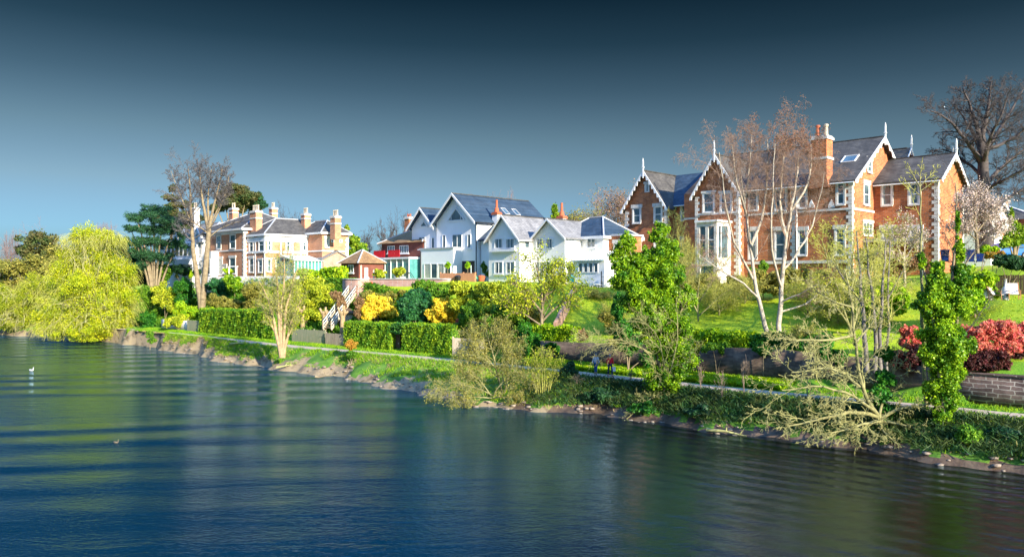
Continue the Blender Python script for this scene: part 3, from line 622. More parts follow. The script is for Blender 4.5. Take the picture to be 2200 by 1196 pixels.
    q = MB(); [q.bar(P4[i], P4[(i+1) % 4], .12, .1) for i in range(4)]; q.build('rooflight_frame', M['trim'], r)
    # bay gable block (front left)
    bg_ = -1.2; g0 = f.au(1494, bg_); g1 = f.au(1587, bg_); gze = f.z(408, g1, bg_); gzr = f.z(336, (g0+g1)/2, bg_)
    pent(r, 'y', bg_, 7, g0, g1, Z, gze, gzr, 'brick_red', 'bay_wall'); gable_roof(r, 'y', bg_-.5, 8, g0, g1, gze, gzr, 'slate_warm', ov=.45, name='bay_roof'); verge(r, 'y', bg_-.5, g0, g1, gze, gzr, ov=.45, w=.32, scallop=True, finial=True)
    quoins(r, g1, bg_, Z+.5, gze-.4, -1, 1); quoins(r, g0, bg_, Z+.5, gze-.4, 1, 1)
    W(1512, 1534, 456, 415, bg_, cols=1, surround=1); W(1549, 1571, 456, 415, bg_, cols=1, surround=1)
    z = f.z(462, g0, bg_); MB().box(g0, g1, bg_-.1, bg_-.003, z-.1, z+.15).build('string_course', M['stone_trim'], r)
    # white two storey bay
    bb = bg_-3.0; q0 = f.au(1497, bb); q1 = f.au(1540, bb); zt = f.z(476, q1, bb); zb = f.z(553, q1, bb)
    w_ = MB(); w_.box(q0, q1, bb, bg_-.004, zb-.9, zb); w_.box(q0, q1, bb, bg_-.004, zt-.45, zt)
    for a in (q0, q1-.35, (q0+q1)/2-.17): w_.box(a, a+.35, bb, bb+.35, zb+.003, zt-.453)
    for b in (bg_-.4,): w_.box(q1-.35, q1, b-.3, b+.39, zb+.003, zt-.453); w_.box(q0, q0+.35, b-.3, b+.39, zb+.003, zt-.453)
    w_.box(q0, q1, bb, bg_-.004, zb-2.9, zb-2.3)
    for a in (q0, q1-.4): w_.box(a, a+.4, bb, bb+.4, Z, zb-2.903); w_.box(a, a+.4, bb, bb+.4, zb-2.297, zb-.903)
    w_.box(q1-.38, q1-.02, bb+.41, bg_-.006, Z, zb-2.903); w_.box(q1-.38, q1-.02, bb+.41, bg_-.006, zb-2.297, zb-.903)
    by = w_.build('bay_window', M['stone_trim'], r)
    MB().box(q0+.1, q1-.1, bb+.12, bg_-.005, Z, zt-.46).build('bay_glazing', M['glass'], by)
    MB().box(q0-.18, q1+.18, bb-.18, bg_-.006, zt+.003, zt+.22).build('cornice', M['trim'], by)
    k = MB(); k.box(q0+.2, q1-.2, bb+.02, bb+.1, (zb+zt)/2-.05, (zb+zt)/2+.05)
    for b in (bb+.9,): k.box(q1-.09, q1-.02, b, b+.12, zb+.01, zt-.46)
    k.build('glazing_bar', M['trim'], by)
    # left gable block
    b2 = -.6; h0 = f.au(1344, b2); h1 = f.au(1432, b2); hze = f.z(440, h1, b2); hzr = f.z(371, (h0+h1)/2, b2)
    pent(r, 'y', b2, 9, h0, h1, Z, hze, hzr, 'brick_red', 'gable_wall'); gable_roof(r, 'y', b2-.5, 9.5, h0, h1, hze, hzr, 'slate_warm', ov=.45, name='gable_roof'); verge(r, 'y', b2-.5, h0, h1, hze, hzr, ov=.45, w=.32, scallop=True, finial=True)
    quoins(r, h1, b2, Z, hze-.4, -1, 1); quoins(r, h0, b2, Z, hze-.4, 1, 1)
    W(1361, 1376, 479, 447, b2, surround=2); W(1407, 1422, 477, 444, b2, surround=2); W(1388, 1394, 413, 395, b2, sill=False, rows=1)
    W(1361, 1376, 556, 520, b2, surround=2); W(1407, 1422, 556, 518, b2, surround=2)
    # link range
    b3 = 1.0; l1 = f.au(1500, b3); lz = f.z(440, l1, b3)
    MB().box(h1-1, l1+1.5, b3, 9, Z, lz).build('link_wall', M['brick_red'], r)
    lr = f.z(372, h1, 6); MB().prism([(b3-.5, lz-.1), (b3-.5, lz+.1), (6, lr), (9, lr-1), (9, lz-.1)], (h0+h1)/2, l1+2, 'x').build('link_roof', M['slate'], r)
    gutter(r, [(h1+.3, b3-.55, lz), (l1, b3-.55, lz)])
    W(1464, 1480, 473, 439+3, b3, surround=1); W(1464, 1480, 556, 515, b3, surround=2)
    # flat canopy
    A0 = f.au(1850, b5-3); A1 = f.au(1985, b5-3); z = f.z(518, A0, b5-3); cn = MB().box(A0, A1, b5-3, b5-.01, z, z+.22).build('canopy', M['black'], r)
    MB().box(A0-.03, A1+.03, b5-3.06, b5-3.003, z-.12, z+.25).build('fascia', M['lead'], cn)
    for a in (A0+.2, (A0+A1)/2, A1-.2): MB().box(a-.06, a+.06, b5-2.9, b5-2.78, Z+1, z-.003).build('post', M['trim'], cn)
    return f, r
vf, vr = brick_villa()
# ============================================================ left brick villa
def left_villa():
    f = Fr(524, 125); r = f.root('brick_villa', 'pale orange brick villa with hipped slate roofs, white window bands and many chimneys', 'house')
    Z = 9.3; a0 = f.au(452); ze = f.z(494, 0, 0); zr = f.z(461, -5, 5)
    MB().box(a0, 0, 0, 12, Z, ze).build('wall', M['brick_left'], r); hip_roof(r, a0-4, 0, 0, 12, ze+.3, zr+.4, 'slate_warm', ov=.7)
    b2 = f.bv(530, 0)+.1; a2 = f.au(570, b2); ze2 = f.z(508, a2, b2); b3 = f.bv(661, a2)
    MB().box(.004, a2, b2, b3+6, Z, ze2).build('bay_wall', M['brick_left'], r); hip_roof(r, -2, a2, b2, b3+6, ze2+.45, f.z(472, 3, 9), 'slate_warm', ov=.35, name='bay_roof')
    a3 = f.au(692, b3); ze3 = f.z(503, a3, b3); b4 = f.bv(748, a3)
    MB().box(a2-3, a3, b3, b4, Z, ze3).build('end_wall', M['brick_left'], r); hip_roof(r, a2-4, a3, b3, b4, ze3+.35, f.z(474, a3-3, b3+2.5), 'slate_warm', ov=.45, name='end_roof')
    def W(x0, x1, yb, yt, b=0, **k):
        A0 = f.au(x0, b); A1 = f.au(x1, b); k.setdefault('surround', 1); k.setdefault('cols', 1); k.setdefault('rows', 2); k.setdefault('fw', .12)
        window(r, 'f', b, A0, A1, f.z(yb, (A0+A1)/2, b), f.z(yt, (A0+A1)/2, b), **k)
    def WS(x0, x1, yb, yt, a=0, **k):
        B0 = f.bv(x0, a); B1 = f.bv(x1, a); k.setdefault('surround', 1); k.setdefault('cols', 1); k.setdefault('rows', 2); k.setdefault('fw', .12)
        window(r, 's', a, B0, B1, f.z(yb, a, (B0+B1)/2), f.z(yt, a, (B0+B1)/2), **k)
    W(466, 475, 535, 506); W(495, 506, 534, 504); W(463, 478, 590, 556, cols=2, surround=2); W(494, 506, 588, 554, surround=2); W(480, 487, 588, 570)
    W(536, 544, 543, 512, b2); W(557, 567, 541, 511, b2); W(536, 545, 585, 555, b2, surround=2); W(556, 564, 585, 558, b2)
    WS(574, 582, 584, 557, a2); WS(592, 600, 584, 557, a2); WS(610, 620, 584, 557, a2)
    WS(575, 582, 539, 514, a2); WS(650, 658, 539, 514, a2); WS(615, 623, 539, 514, a2)
    W(671, 679, 533, 513, b3, surround=0) if False else None
    WS(699, 706, 532, 512, a3, surround=2, cols=2); WS(711, 717, 521, 514, a3, rows=1, surround=0, sill=False); WS(729, 735, 521, 514, a3, rows=1, surround=0, sill=False)
    k = MB()
    for (zz, h) in ((f.z(543, a2, b2), .35), (ze2-.75, .75)):
        k.box(.01, a2+.12, b2-.12, b2-.003, zz, zz+h); k.box(a2+.003, a2+.12, b2+.002, b3-.01, zz, zz+h)
    for px in (529, 549, 569): a = f.au(px, b2); k.box(a-.12, a+.12, b2-.1, b2-.003, Z, ze2-.76)
    for px in (603, 628, 646, 659): b = f.bv(px, a2); k.box(a2+.003, a2+.1, b-.12, b+.12, Z, ze2-.76)
    zz = f.z(538, 0, 0); k.box(a0, 0, -.1, -.003, zz, zz+.2); zz = f.z(540, a3, b3); k.box(a2+.13, a3+.1, b3-.1, b3-.003, zz, zz+.2); k.box(a3+.003, a3+.1, b3+.0, b4, zz, zz+.2)
    k.box(a0, .1, -.12, -.003, ze-.5, ze-.05); k.box(.003, .1, .0, b2+.0, ze-.5, ze-.05)
    k.build('stone_band', M['trim'], r)
    quoins(r, a3, b4, Z, ze3-.4, -1, -1, m='trim'); quoins(r, 0, 0, Z, ze-.6, -1, 1, m='stone_trim')
    k = MB(); A0 = f.au(445, -1.3); A1 = f.au(454, -1.3); k.box(A0, A1, -1.3, -.01, Z, f.z(540, A0, -1.3)); k.build('porch', M['cream'], r)
    W(446, 452, 590, 556, -1.31, surround=0)
    for (px, pyt, pyb, b, w_, pots) in ((502, 447, 470, 5.5, 1.5, 2), (550, 453, 488, 1.6, 2.1, 4), (587, 446, 474, 12, 1.2, 2), (657, 459, 484, 9, 1.2, 3), (721, 464, 500, 9.2, 1.4, 3)):
        a = f.au(px, b); zt = f.z(pyt, a, b); chimney(r, a, b, w_, 1.1, f.z(pyb+14, a, b), zt, 'brick_left', pots, ph=.95, band=zt-(.0+(f.z(pyt, a, b)-f.z(pyb, a, b))*.5))
    # glazed garden room and gabled outbuilding
    b6 = f.bv(630, a2+4); o0 = f.bv(630, 14); 
    ag = a2+5.2; bA = f.bv(632, ag); bB = f.bv(691, ag); zg = f.z(560, ag, bA)
    MB().box(a2+1, ag, bA, bB, Z, zg).build('garden_room', M['glass_teal'], r)
    MB().prism([(a2+.8, zg+.9), (a2+.8, zg+1.0), (ag+.3, zg+.1), (ag+.3, zg)], bA-.2, bB+.2).build('glass_roof', M['glass_roof'], r)
    k = MB()
    for i in range(9): b = bA+(bB-bA)*i/8; k.box(ag+.003, ag+.08, b-.06, b+.06, Z, zg-.002); k.bar((a2+.8, b, zg+1.03), (ag+.3, b, zg+.13), .06)
    k.build('glazing_bars', M['trim'], r)
    bC = bB+.3; bD = f.bv(752, ag); ze5 = f.z(556, ag, bC); zr5 = f.z(541, ag, (bC+bD)/2)
    MB().prism([(bC, Z), (bD, Z), (bD, ze5), ((bC+bD)/2, zr5), (bC, ze5)], a3+.5, ag, 'x').build('outbuilding_wall', M['brick_pink'], r)
    gable_roof(r, 'x', a3-1, ag+.3, bC, bD, ze5, zr5, 'slate_grey', ov=.5, name='outbuilding_roof')
    return f, r
lf, lr = left_villa()
def stucco_villa():
    f = Fr(438, 134); r = f.root('stucco_villa', 'ornate white stucco villa with little dormer gables behind the twin trunked tree', 'house')
    Z = 8.8; a0 = f.au(352); ze = f.z(520, -4, 0)
    MB().box(a0, 0, 0, 10, Z, ze).build('wall', M['white'], r); hip_roof(r, a0, 0, 0, 10, ze+.2, ze+3.8, 'slate_grey', ov=.4)
    am = f.au(371); MB().box(a0, am, -.8, -.004, Z, ze+.2).build('corner_pier', M['trim'], r); MB().box(a0-.15, am+.15, -.95, 0, ze+.203, ze+.6).build('pier_cap', M['trim'], r)
    ab = f.au(413, -1.2); MB().box(am+.5, ab, -1.2, -.005, Z, ze-.2).build('bay', M['white'], r)
    n = 6
    for i in range(n):
        p0 = am+.7+(ab-am-.7)*i/n; window(r, 'f', -1.2, p0, p0+(ab-am-.7)/n-.25, f.z(566, am, -1.2)+1.2, ze-.7, cols=1, rows=1, fw=.06, sill=False)
    MB().box(am+.3, ab+.2, -1.9, -1.203, f.z(570, am, -1.2), f.z(570, am, -1.2)+1.0).build('balcony', M['trim'], r)
    for px in (379, 397, 425):
        a = f.au(px, -.2); zb = ze+.25; d = pent(r, 'y', -.4, 4, a-1.05, a+1.05, zb, zb+1.0, zb+2.0, 'white', 'dormer'); 
        g = MB().box(a-.4, a+.4, -.46, -.403, zb+.2, zb+1.1); g.build('pane', M['glass'], d)
        for sg in (1, -1): MB().bar((a+sg*1.25, -.45, zb+.85), (a, -.45, zb+2.15), .1, .22).build('bargeboard', M['trim'], d)
        MB().prism([(a-1.25, zb+.85), (a, zb+2.1), (a+1.25, zb+.85), (a+1.25, zb+1.0), (a, zb+2.25), (a-1.25, zb+1.0)], -.38, 4).build('dormer_roof', M['slate_grey'], d)
    a = f.au(420, 3); chimney(r, a, 3, 1.3, 1.0, ze, f.z(446, a, 3), 'stone_trim', 2)
    a = f.au(404, 4); chimney(r, a, 4, 2.2, 1.4, ze, f.z(458, a, 4), 'stone_trim', 0)
    for x0, x1 in ((415, 420), (427, 434)): window(r, 'f', 0, f.au(x0), f.au(x1), f.z(548, -2, 0), f.z(522, -2, 0), cols=1, rows=2, surround=1)
    for x0, x1 in ((415, 420), (427, 434)): window(r, 'f', 0, f.au(x0), f.au(x1), f.z(588, -2, 0), f.z(562, -2, 0), cols=1, rows=2, surround=1)
stucco_villa()
def red_house():
    f = Fr(880, 108); r = f.root('brick_house', 'dark red house with brown tiled roof, bright red balcony and glazed ground floor', 'house')
    Z = 9.4; a0 = f.au(820, 0); ze = f.z(524, a0, 0); zr = f.z(496, -3, 4)
    MB().box(a0, 3, 0, 8, Z, ze).build('wall', M['brick_dark'], r); hip_roof(r, a0, 3, 0, 8, ze, zr+.6, 'tile_brown', ov=.5, fascia=False)
    def W(x0, x1, yb, yt, b=0, **k):
        A0 = f.au(x0, b); A1 = f.au(x1, b); window(r, 'f', b, A0, A1, f.z(yb, (A0+A1)/2, b), f.z(yt, (A0+A1)/2, b), **k)
    W(833, 848, 544, 528, cols=3); W(859, 878, 544, 527, cols=4)
    bb = -3.0; q0 = f.au(803, bb); q1 = f.au(879, bb); zt = f.z(558, q0, bb)
    g = MB().box(q0, q1, bb, -.005, Z, zt).build('sun_room', M['glass_teal'], r)
    k = MB(); k.box(q0-.15, q1+.15, bb-.15, .0-.006, zt+.003, zt+.25)
    for i in range(7): a = q0+(q1-q0)*i/6; k.box(a-.06, a+.06, bb-.08, bb-.003, Z, zt-.003)
    k.build('frame', M['trim'], g)
    # balcony rail
    k = MB(); z1 = zt+.26; h = 1.0
    for a_, b_, c_, d_ in ((q0, bb, f.au(826, bb), bb), (f.au(834, bb), bb, f.au(858, bb), bb)):
        k.box(a_, c_, bb, bb+.06, z1+h-.08, z1+h); k.box(a_, c_, bb, bb+.06, z1+.05, z1+.13)
        n = int((c_-a_)/.16)
        for i in range(n+1): x = a_+(c_-a_)*i/n; k.box(x-.045, x+.045, bb+.005, bb+.055, z1+.131, z1+h-.082)
    k.build('balcony_rail', M['red_paint'], r)
    a = f.au(879, 5); chimney(r, a, 5, 1.1, .9, ze, f.z(466, a, 5), 'brick_red', 2, pm='terracotta', ph=.45)
red_house()
def bungalow():
    f = Fr(771, 104); r = f.root('bungalow', 'low brick bungalow with brown hipped roof left of the red balcony house', 'house')
    Z = 9.4; a0 = f.au(733, 0); ze = f.z(565, 0, 0); b1 = f.bv(824, 0)
    MB().box(a0, 0, 0, b1, Z, ze).build('wall', M['brick_dark'], r); hip_roof(r, a0, 0, 0, b1, ze, f.z(537, -2, 2), 'tile_brown', ov=.45, fascia=False)
    A0 = f.au(748.5); A1 = f.au(760); window(r, 'f', 0, A0, A1, f.z(586, A0, 0), f.z(569, A0, 0), cols=2)
    A0 = f.au(737); A1 = f.au(743); MB().box(A0, A1, -.05, -.003, Z, f.z(571, A0, 0)).build('door', M['black'], r)
    window(r, 's', 0, f.bv(783, 0), f.bv(790, 0), ze-1.9, ze-.6, cols=2)
bungalow()
def far_house():
    f = Fr(2148, 100); r = f.root('far_house', 'distant white gabled house with brick porch at the right edge', 'house')
    Z = 11; ze = f.z(470, 0, 0); zr = f.z(438, 0, 0)
    # gable facing us (side face)
    MB().prism([(-4.4, Z), (5, Z), (5, ze), (0.3, zr), (-4.4, ze)], -9, 0, 'x').build('wall', M['white'], r)
    gable_roof(r, 'x', -9.2, .5, -4.4, 5, ze, zr, 'slate', ov=.4); verge(r, 'x', .5, -4.4, 5, ze, zr, ov=.4, w=.3, out=1)
    window(r, 's', 0, -1.5, .8, ze-1.6, ze-.2, cols=2)
    MB().box(.01, 2.5, 1, 4.5, Z, ze-1.5).build('porch', M['brick_orange'], r)
    MB().box(-6, 3, 6, 18, Z, ze+.2).build('rear_wall', M['brick_dark'], r); hip_roof(r, -6, 3, 6, 18, ze+.2, zr+.5, 'slate_warm', fascia=False, name='rear_roof')
    a = f.au(2152, 6.5); chimney(r, a, 6.5, 1.3, 1, ze, f.z(428, a, 6.5), 'brick_orange', 3, ph=.6)
far_house()

def outhouse():
    f = Fr(1342, 86.5); r = f.root('brick_outhouse', 'narrow brick outhouse with white framed window between the white house and the ivy clad tree', 'outbuilding'); a0 = f.au(1303); zt = f.z(508, a0, 0)
    MB().box(a0, 0, 0, 3.2, 8.5, zt).build('wall', M['brick_red'], r); MB().box(a0-.2, .2, -.2, 3.4, zt+.003, zt+.22).build('roof', M['lead'], r)
    window(r, 'f', 0, f.au(1321), f.au(1336), f.z(570, 0, 0), f.z(522, 0, 0), cols=1, rows=2, surround=2); quoins(r, 0, 0, 9, zt-.2, -1, 1)
outhouse()
# ============================================================ vegetation kit
def nrm(v): return v/np.maximum(np.linalg.norm(v, axis=-1, keepdims=True), 1e-9)
def tubes(name, segs, m, parent, base=(0,0,0), sides=4):
    A = np.asarray(segs, float); p0 = A[:, :3]-base; p1 = A[:, 3:6]-base; r0 = A[:, 6]; r1 = A[:, 7]
    d = nrm(p1-p0); ref = np.where(np.abs(d[:, 2:3]) < .9, np.array([[0,0,1.]]), np.array([[1.,0,0]]))
    u = nrm(np.cross(d, ref)); v = np.cross(d, u); n = len(A); V = np.zeros((n, 2*sides, 3))
    for k in range(sides):
        t = 2*math.pi*k/sides; o = u*math.cos(t)+v*math.sin(t)
        V[:, k] = p0+o*r0[:, None]; V[:, sides+k] = p1+o*r1[:, None]
    b = (np.arange(n)*2*sides)[:, None]; Q = []
    for k in range(sides): Q.append(np.concatenate([b+k, b+(k+1) % sides, b+sides+(k+1) % sides, b+sides+k], 1))
    return obj_arrays(name, V.reshape(-1, 3), np.concatenate(Q), m, parent, smooth=True)
def leaves(name, C0, Nn, size, m, parent, base=(0,0,0), rg=None, aspect=.6, flat=.5):
    """C0 leaf centres, Nn preferred normals; pointed leaf quads of random size"""
    rg = rg or rng; n = len(C0); nr = nrm(Nn*flat+rg.normal(size=(n, 3))*(1-flat)*.9+1e-6)
    t = nrm(np.cross(nr, rg.normal(size=(n, 3)))); b = np.cross(nr, t); s = size*rg.uniform(.6, 1.35, n)[:, None]
    c = C0-np.asarray(base); V = np.stack([c-t*s, c+b*s*aspect-t*s*.1, c+t*s, c-b*s*aspect-t*s*.1], 1)
    return obj_arrays(name, V.reshape(-1, 3), np.arange(n*4).reshape(n, 4), m, parent)
def blob_points(blobs, n, rg, shell=.55, sub=9, subr=.42):
    """points on clumps of clumps: uneven outline with gaps. blobs: (x,y,z,rx,ry,rz)"""
    B = np.asarray(blobs, float); cl = []
    for x, y, z, rx, ry, rz in B:
        k = int(sub*2.2); dirs = nrm(rg.normal(size=(k, 3))); rad = rg.uniform(.45, 1.0, (k, 1))
        c = np.array([x, y, z])+dirs*rad*np.array([rx, ry, rz]); s = (rx*ry*rz)**(1/3); rr = (np.array([rx, ry, rz])*.5+s*.5)*subr*rg.choice([.35, .55, .8, 1.1], (k, 1), p=[.3, .35, .25, .1])*rg.uniform(.8, 1.2, (k, 3))
        cl.append(np.c_[c, rr]); cl.append(np.array([[x, y, z, rx*.72, ry*.72, rz*.72]]))
    cl = np.concatenate(cl); wt = cl[:, 3]*cl[:, 5]+.005; wt /= wt.sum(); idx = rg.choice(len(cl), n, p=wt)
    dirs = nrm(rg.normal(size=(n, 3))); rad = rg.uniform(shell, 1.06, (n, 1)); out = rg.random((n, 1)) < .10; rad = np.where(out, rad+np.abs(rg.normal(size=(n, 1)))*.25, rad)
    return cl[idx, :3]+dirs*rad*cl[idx, 3:6], dirs
def grow(P, seed, H):
    """recursive limbs -> segments. P: dict of per-level lists; trunk height H, straight units"""
    r = random.Random(seed); segs = []; tips = []
    def rv(): return (r.gauss(0,1), r.gauss(0,1), r.gauss(0,1))
    def norm(v):
        l = math.sqrt(v[0]**2+v[1]**2+v[2]**2) or 1; return (v[0]/l, v[1]/l, v[2]/l)
    def br(p, d, L, rad, lev):
        n = P['n'][lev]; st = L/n; kids = P['kids'][lev] if lev < len(P['kids']) else 0
        wob = P['wob'][lev]; tr = P['trop'][lev]; start = P['start'][min(lev, len(P['start'])-1)]; rmin = P.get('rmin', .01)
        rend = max(rmin, rad*P['taper'][lev]); pts = []
        for i in range(n):
            g = rv(); d = norm((d[0]+g[0]*wob, d[1]+g[1]*wob, d[2]+g[2]*wob+tr))
            q = (p[0]+d[0]*st, p[1]+d[1]*st, p[2]+d[2]*st); ra = rad+(rend-rad)*i/n; rb = rad+(rend-rad)*(i+1)/n
            segs.append((*p, *q, max(rmin, ra), max(rmin, rb))); pts.append((p, q, d, ra, (i+.5)/n)); p = q
        if not kids: tips.append(p); return
        az = r.random()*6.28
        for k in range(kids):
            f = start+(1-start)*((k+r.random()*.8)/kids); f = min(f, .999); i = min(n-1, int(f*n)); a, b_, dd, ra, _ = pts[i]
            t = f*n-i; q = tuple(a[j]+(b_[j]-a[j])*t for j in range(3)); az += 2.4+r.uniform(-.5, .5)
            up = (0,0,1) if abs(dd[2]) < .95 else (1,0,0)
            ux = norm((dd[1]*up[2]-dd[2]*up[1], dd[2]*up[0]-dd[0]*up[2], dd[0]*up[1]-dd[1]*up[0]))
            vx = (dd[1]*ux[2]-dd[2]*ux[1], dd[2]*ux[0]-dd[0]*ux[2], dd[0]*ux[1]-dd[1]*ux[0])
            an = R(P['ang'][lev]*r.uniform(.7, 1.3)); s, c = math.sin(an), math.cos(an)
            nd = norm(tuple(dd[j]*c+(ux[j]*math.cos(az)+vx[j]*math.sin(az))*s for j in range(3)))
            sh = P.get('shape', 'dome'); lf = 1.0
            if lev == 0: lf = {'dome': math.sin(math.pi*min(1, .25+.72*(f-start)/(1-start+1e-6)))**.6+.15, 'cone': 1.15-f*.9, 'fan': .6+.5*f, 'flat': 1.0}[sh]
            br(q, nd, L*P['len'][lev]*lf*r.uniform(.75, 1.2), max(rmin, min(ra*P['rad'][lev], ra*.9)), lev+1)
        if P.get('lead', 1): pass
    base_d = P.get('dir', (0,0,1))
    for st in P.get('stems', [(0, 0, base_d, 1, 1)]):
        br((st[0], st[1], 0), norm(st[2]), H*st[3], P['r0']*st[4], 0)
    return np.array(segs), np.array(tips)
BARE = dict(n=[9,6,5,3,2], kids=[13,7,6,5], len=[.52,.55,.5,.5], ang=[52,42,42,40], wob=[.05,.13,.16,.2,.2], trop=[.05,.08,.06,.04,.02], start=[.3,.25,.2,.15], taper=[.25,.3,.35,.4,.5], rad=[.5,.55,.55,.6], r0=.35, rmin=.013)
def fit(segs, tips, W, D, H):
    """scale the crown to real metres: width, depth, height (radii untouched)"""
    pts = segs[:, 3:6]; z = pts[:, 2].max(); w = np.percentile(pts[:, 0], 99.3)-np.percentile(pts[:, 0], .7); d = np.percentile(pts[:, 1], 99.3)-np.percentile(pts[:, 1], .7)
    s = np.array([W/w, D/d, H/z]); segs[:, :3] *= s; segs[:, 3:6] *= s
    return segs, (tips*s if len(tips) else tips)
def bare_tree(px, Y, pytop, wpx, label, name='bare_tree', m_t='bark', m_c='twig', seed=1, P=None, pybase=None, group=None, lean=0, budn=0, budm=None, buds=.05, cx=None, z0=None, sides=4):
    p = dict(BARE); p.update(P or {})
    x, y = PX(px, Y), Y; zb = z0 if z0 is not None else (PZ(pybase, Y) if pybase else G(x, y)-.1); H = PZ(pytop, Y)-zb; W = wpx*Y/F
    segs, tips = grow(p, seed, H*.8); segs, tips = fit(segs, tips, W, W*.85, H)
    if cx is not None:                      # crown centre sits off the base: lean it
        off = PX(cx, Y)-x-(np.percentile(segs[:, 3], 99)+np.percentile(segs[:, 3], 1))/2
        for c_, zc in ((0, 2), (3, 5)): segs[:, c_] += off*np.clip(segs[:, zc]/H, 0, 1)**1.0
        tips[:, 0] += off*np.clip(tips[:, 2]/H, 0, 1)
    t = thing(name, label, 'tree', (x, y, zb), 0, group)
    big = segs[:, 6] > (p['r0']*.30)
    if big.sum() == 0: big[:3] = True
    tubes('trunk', segs[big], M[m_t], t, sides=8)
    c = tubes('crown', segs[~big], M[m_c], t, sides=3)
    if budn:
        rg = np.random.default_rng(seed); q = tips[rg.integers(0, len(tips), budn)]+rg.normal(size=(budn, 3))*buds*3.5
        leaves('leaves', q, rg.normal(size=(budn, 3)), buds, M[budm], c, rg=rg)
    return t
def px_blobs(bl, Y, dep=.8, yj=.25, rg=None):
    rg = rg or rng; out = []
    for b in bl:
        px, py, rx = b[:3]; ry = b[3] if len(b) > 3 else rx; yy = Y+(b[4] if len(b) > 4 else rg.uniform(-1, 1)*yj*rx*Y/F)
        k = yy/F; out.append((PX(px, yy), yy, PZ(py, yy), rx*k, rx*k*dep, ry*k))
    return out
def foliage(name, label, cat, px, Y, blobs, n, size, m, seed=1, trunk=None, group=None, tm='bark', stems=0, flat=.5, sub=9, subr=.42, shell=.55, part='crown', aspect=.6, zb=None, dep=.8, core=True):
    """leafy thing from clumps given in photo pixels at its own distance; px = where its foot is"""
    rg = np.random.default_rng(seed); x = PX(px, Y); z = G(x, Y)-.05 if zb is None else zb; base = np.array([x, Y, z])
    B = px_blobs(blobs, Y, rg=rg, dep=dep); n = int(n*1.5); size = size*.78; pts, nn = blob_points(B, n, rg, sub=sub, subr=subr, shell=shell)
    keep = pts[:, 2] > z-.1; pts, nn = pts[keep], nn[keep]
    t = thing(name, label, cat, tuple(base), 0, group)
    c = leaves(part, pts, nn+np.array([0,0,.35]), size, M[m], t, base, rg, flat=flat, aspect=aspect)
    segs = []
    if trunk: 
        r0 = trunk
        tops = [b for b in B]
        for b in tops:
            p0 = base.copy(); q = np.array(b[:3]); mid = p0*.4+q*.6+rg.normal(size=3)*.04*np.linalg.norm(q-p0); mid[0] = p0[0]*.8+q[0]*.2; mid[1] = p0[1]*.8+q[1]*.2; k = 6; prev = p0
            for i in range(1, k+1):
                f = i/k; pt = (1-f)**2*p0+2*f*(1-f)*mid+f*f*q; rr = r0*(1-f*.8); segs.append((*prev, *pt, max(.02, r0*(1-(i-1)/k*.8)), max(.015, rr))); prev = pt
            for _ in range(6):
                e = q+nrm(rg.normal(size=3))*np.array(b[3:6])*.8; segs.append((*q, *e, .03, .012))
        tubes('trunk' if cat == 'tree' else 'stems', segs, M[tm], t, base, sides=5)
    return t
for nme, c1, c2, sc in (('willow', (.30,.40,.010), (.54,.56,.015), .6), ('willow_deep', (.26,.33,.012), (.40,.44,.02), .6), ('lime', (.20,.42,.008), (.42,.55,.010), .7), ('ivy', (.045,.17,.008), (.30,.48,.012), .8),
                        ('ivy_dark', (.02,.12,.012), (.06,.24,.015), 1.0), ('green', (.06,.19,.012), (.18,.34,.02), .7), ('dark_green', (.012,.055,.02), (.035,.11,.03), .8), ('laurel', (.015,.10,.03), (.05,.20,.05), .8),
                        ('gold', (.78,.60,.035), (.90,.72,.06), 2), ('yellowgreen', (.28,.36,.015), (.50,.54,.03), .8), ('olive', (.20,.20,.035), (.32,.30,.05), .8), ('pine', (.022,.085,.035), (.05,.15,.05), .7),
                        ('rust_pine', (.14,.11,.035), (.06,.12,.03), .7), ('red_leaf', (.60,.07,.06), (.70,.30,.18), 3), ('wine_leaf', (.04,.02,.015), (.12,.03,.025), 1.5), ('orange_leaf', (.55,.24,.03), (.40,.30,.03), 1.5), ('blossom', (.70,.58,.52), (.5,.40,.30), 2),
                        ('hedge', (.07,.22,.010), (.26,.40,.015), .8), ('hedge_dark', (.03,.13,.02), (.08,.22,.03), 1.2), ('grass_blade', (.13,.32,.010), (.28,.44,.015), .5), ('lawn_blade', (.26,.40,.010), (.42,.48,.015), .5), ('bramble', (.02,.09,.02), (.10,.13,.035), .9), ('dry_grass', (.36,.27,.12), (.5,.4,.2), 1), ('brown_leaf', (.24,.14,.06), (.34,.22,.10), 1), ('rusty_bud', (.30,.13,.05), (.22,.11,.06), 1), ('conifer', (.08,.24,.012), (.30,.40,.02), .8)):
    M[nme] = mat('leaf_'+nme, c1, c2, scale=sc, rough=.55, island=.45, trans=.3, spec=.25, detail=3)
M['ivy'].node_tree.nodes['Principled BSDF'].inputs['Roughness'].default_value = .4
for nme, c1, c2 in (('bark', (.16,.12,.075), (.30,.24,.14)), ('bark_grey', (.12,.11,.10), (.24,.21,.18)), ('bark_birch', (.30,.25,.18), (.52,.46,.37)), ('bark_tan', (.28,.19,.10), (.44,.32,.17)), ('bark_mossy', (.16,.15,.06), (.30,.28,.12)),
                    ('twig', (.19,.14,.10), (.27,.20,.14)), ('twig_dark', (.055,.045,.045), (.10,.08,.075)), ('twig_gold', (.36,.36,.08), (.50,.48,.12)), ('twig_grey', (.10,.095,.095), (.16,.145,.14)), ('twig_pale', (.26,.25,.09), (.38,.36,.14)), ('twig_rust', (.22,.15,.11), (.30,.19,.13)), ('twig_purple', (.22,.15,.15), (.28,.2,.18))):
    M[nme] = mat(nme, c1, c2, scale=2.5, rough=.85, bump=(.5 if nme.startswith('bark') else 0), bscale=10)
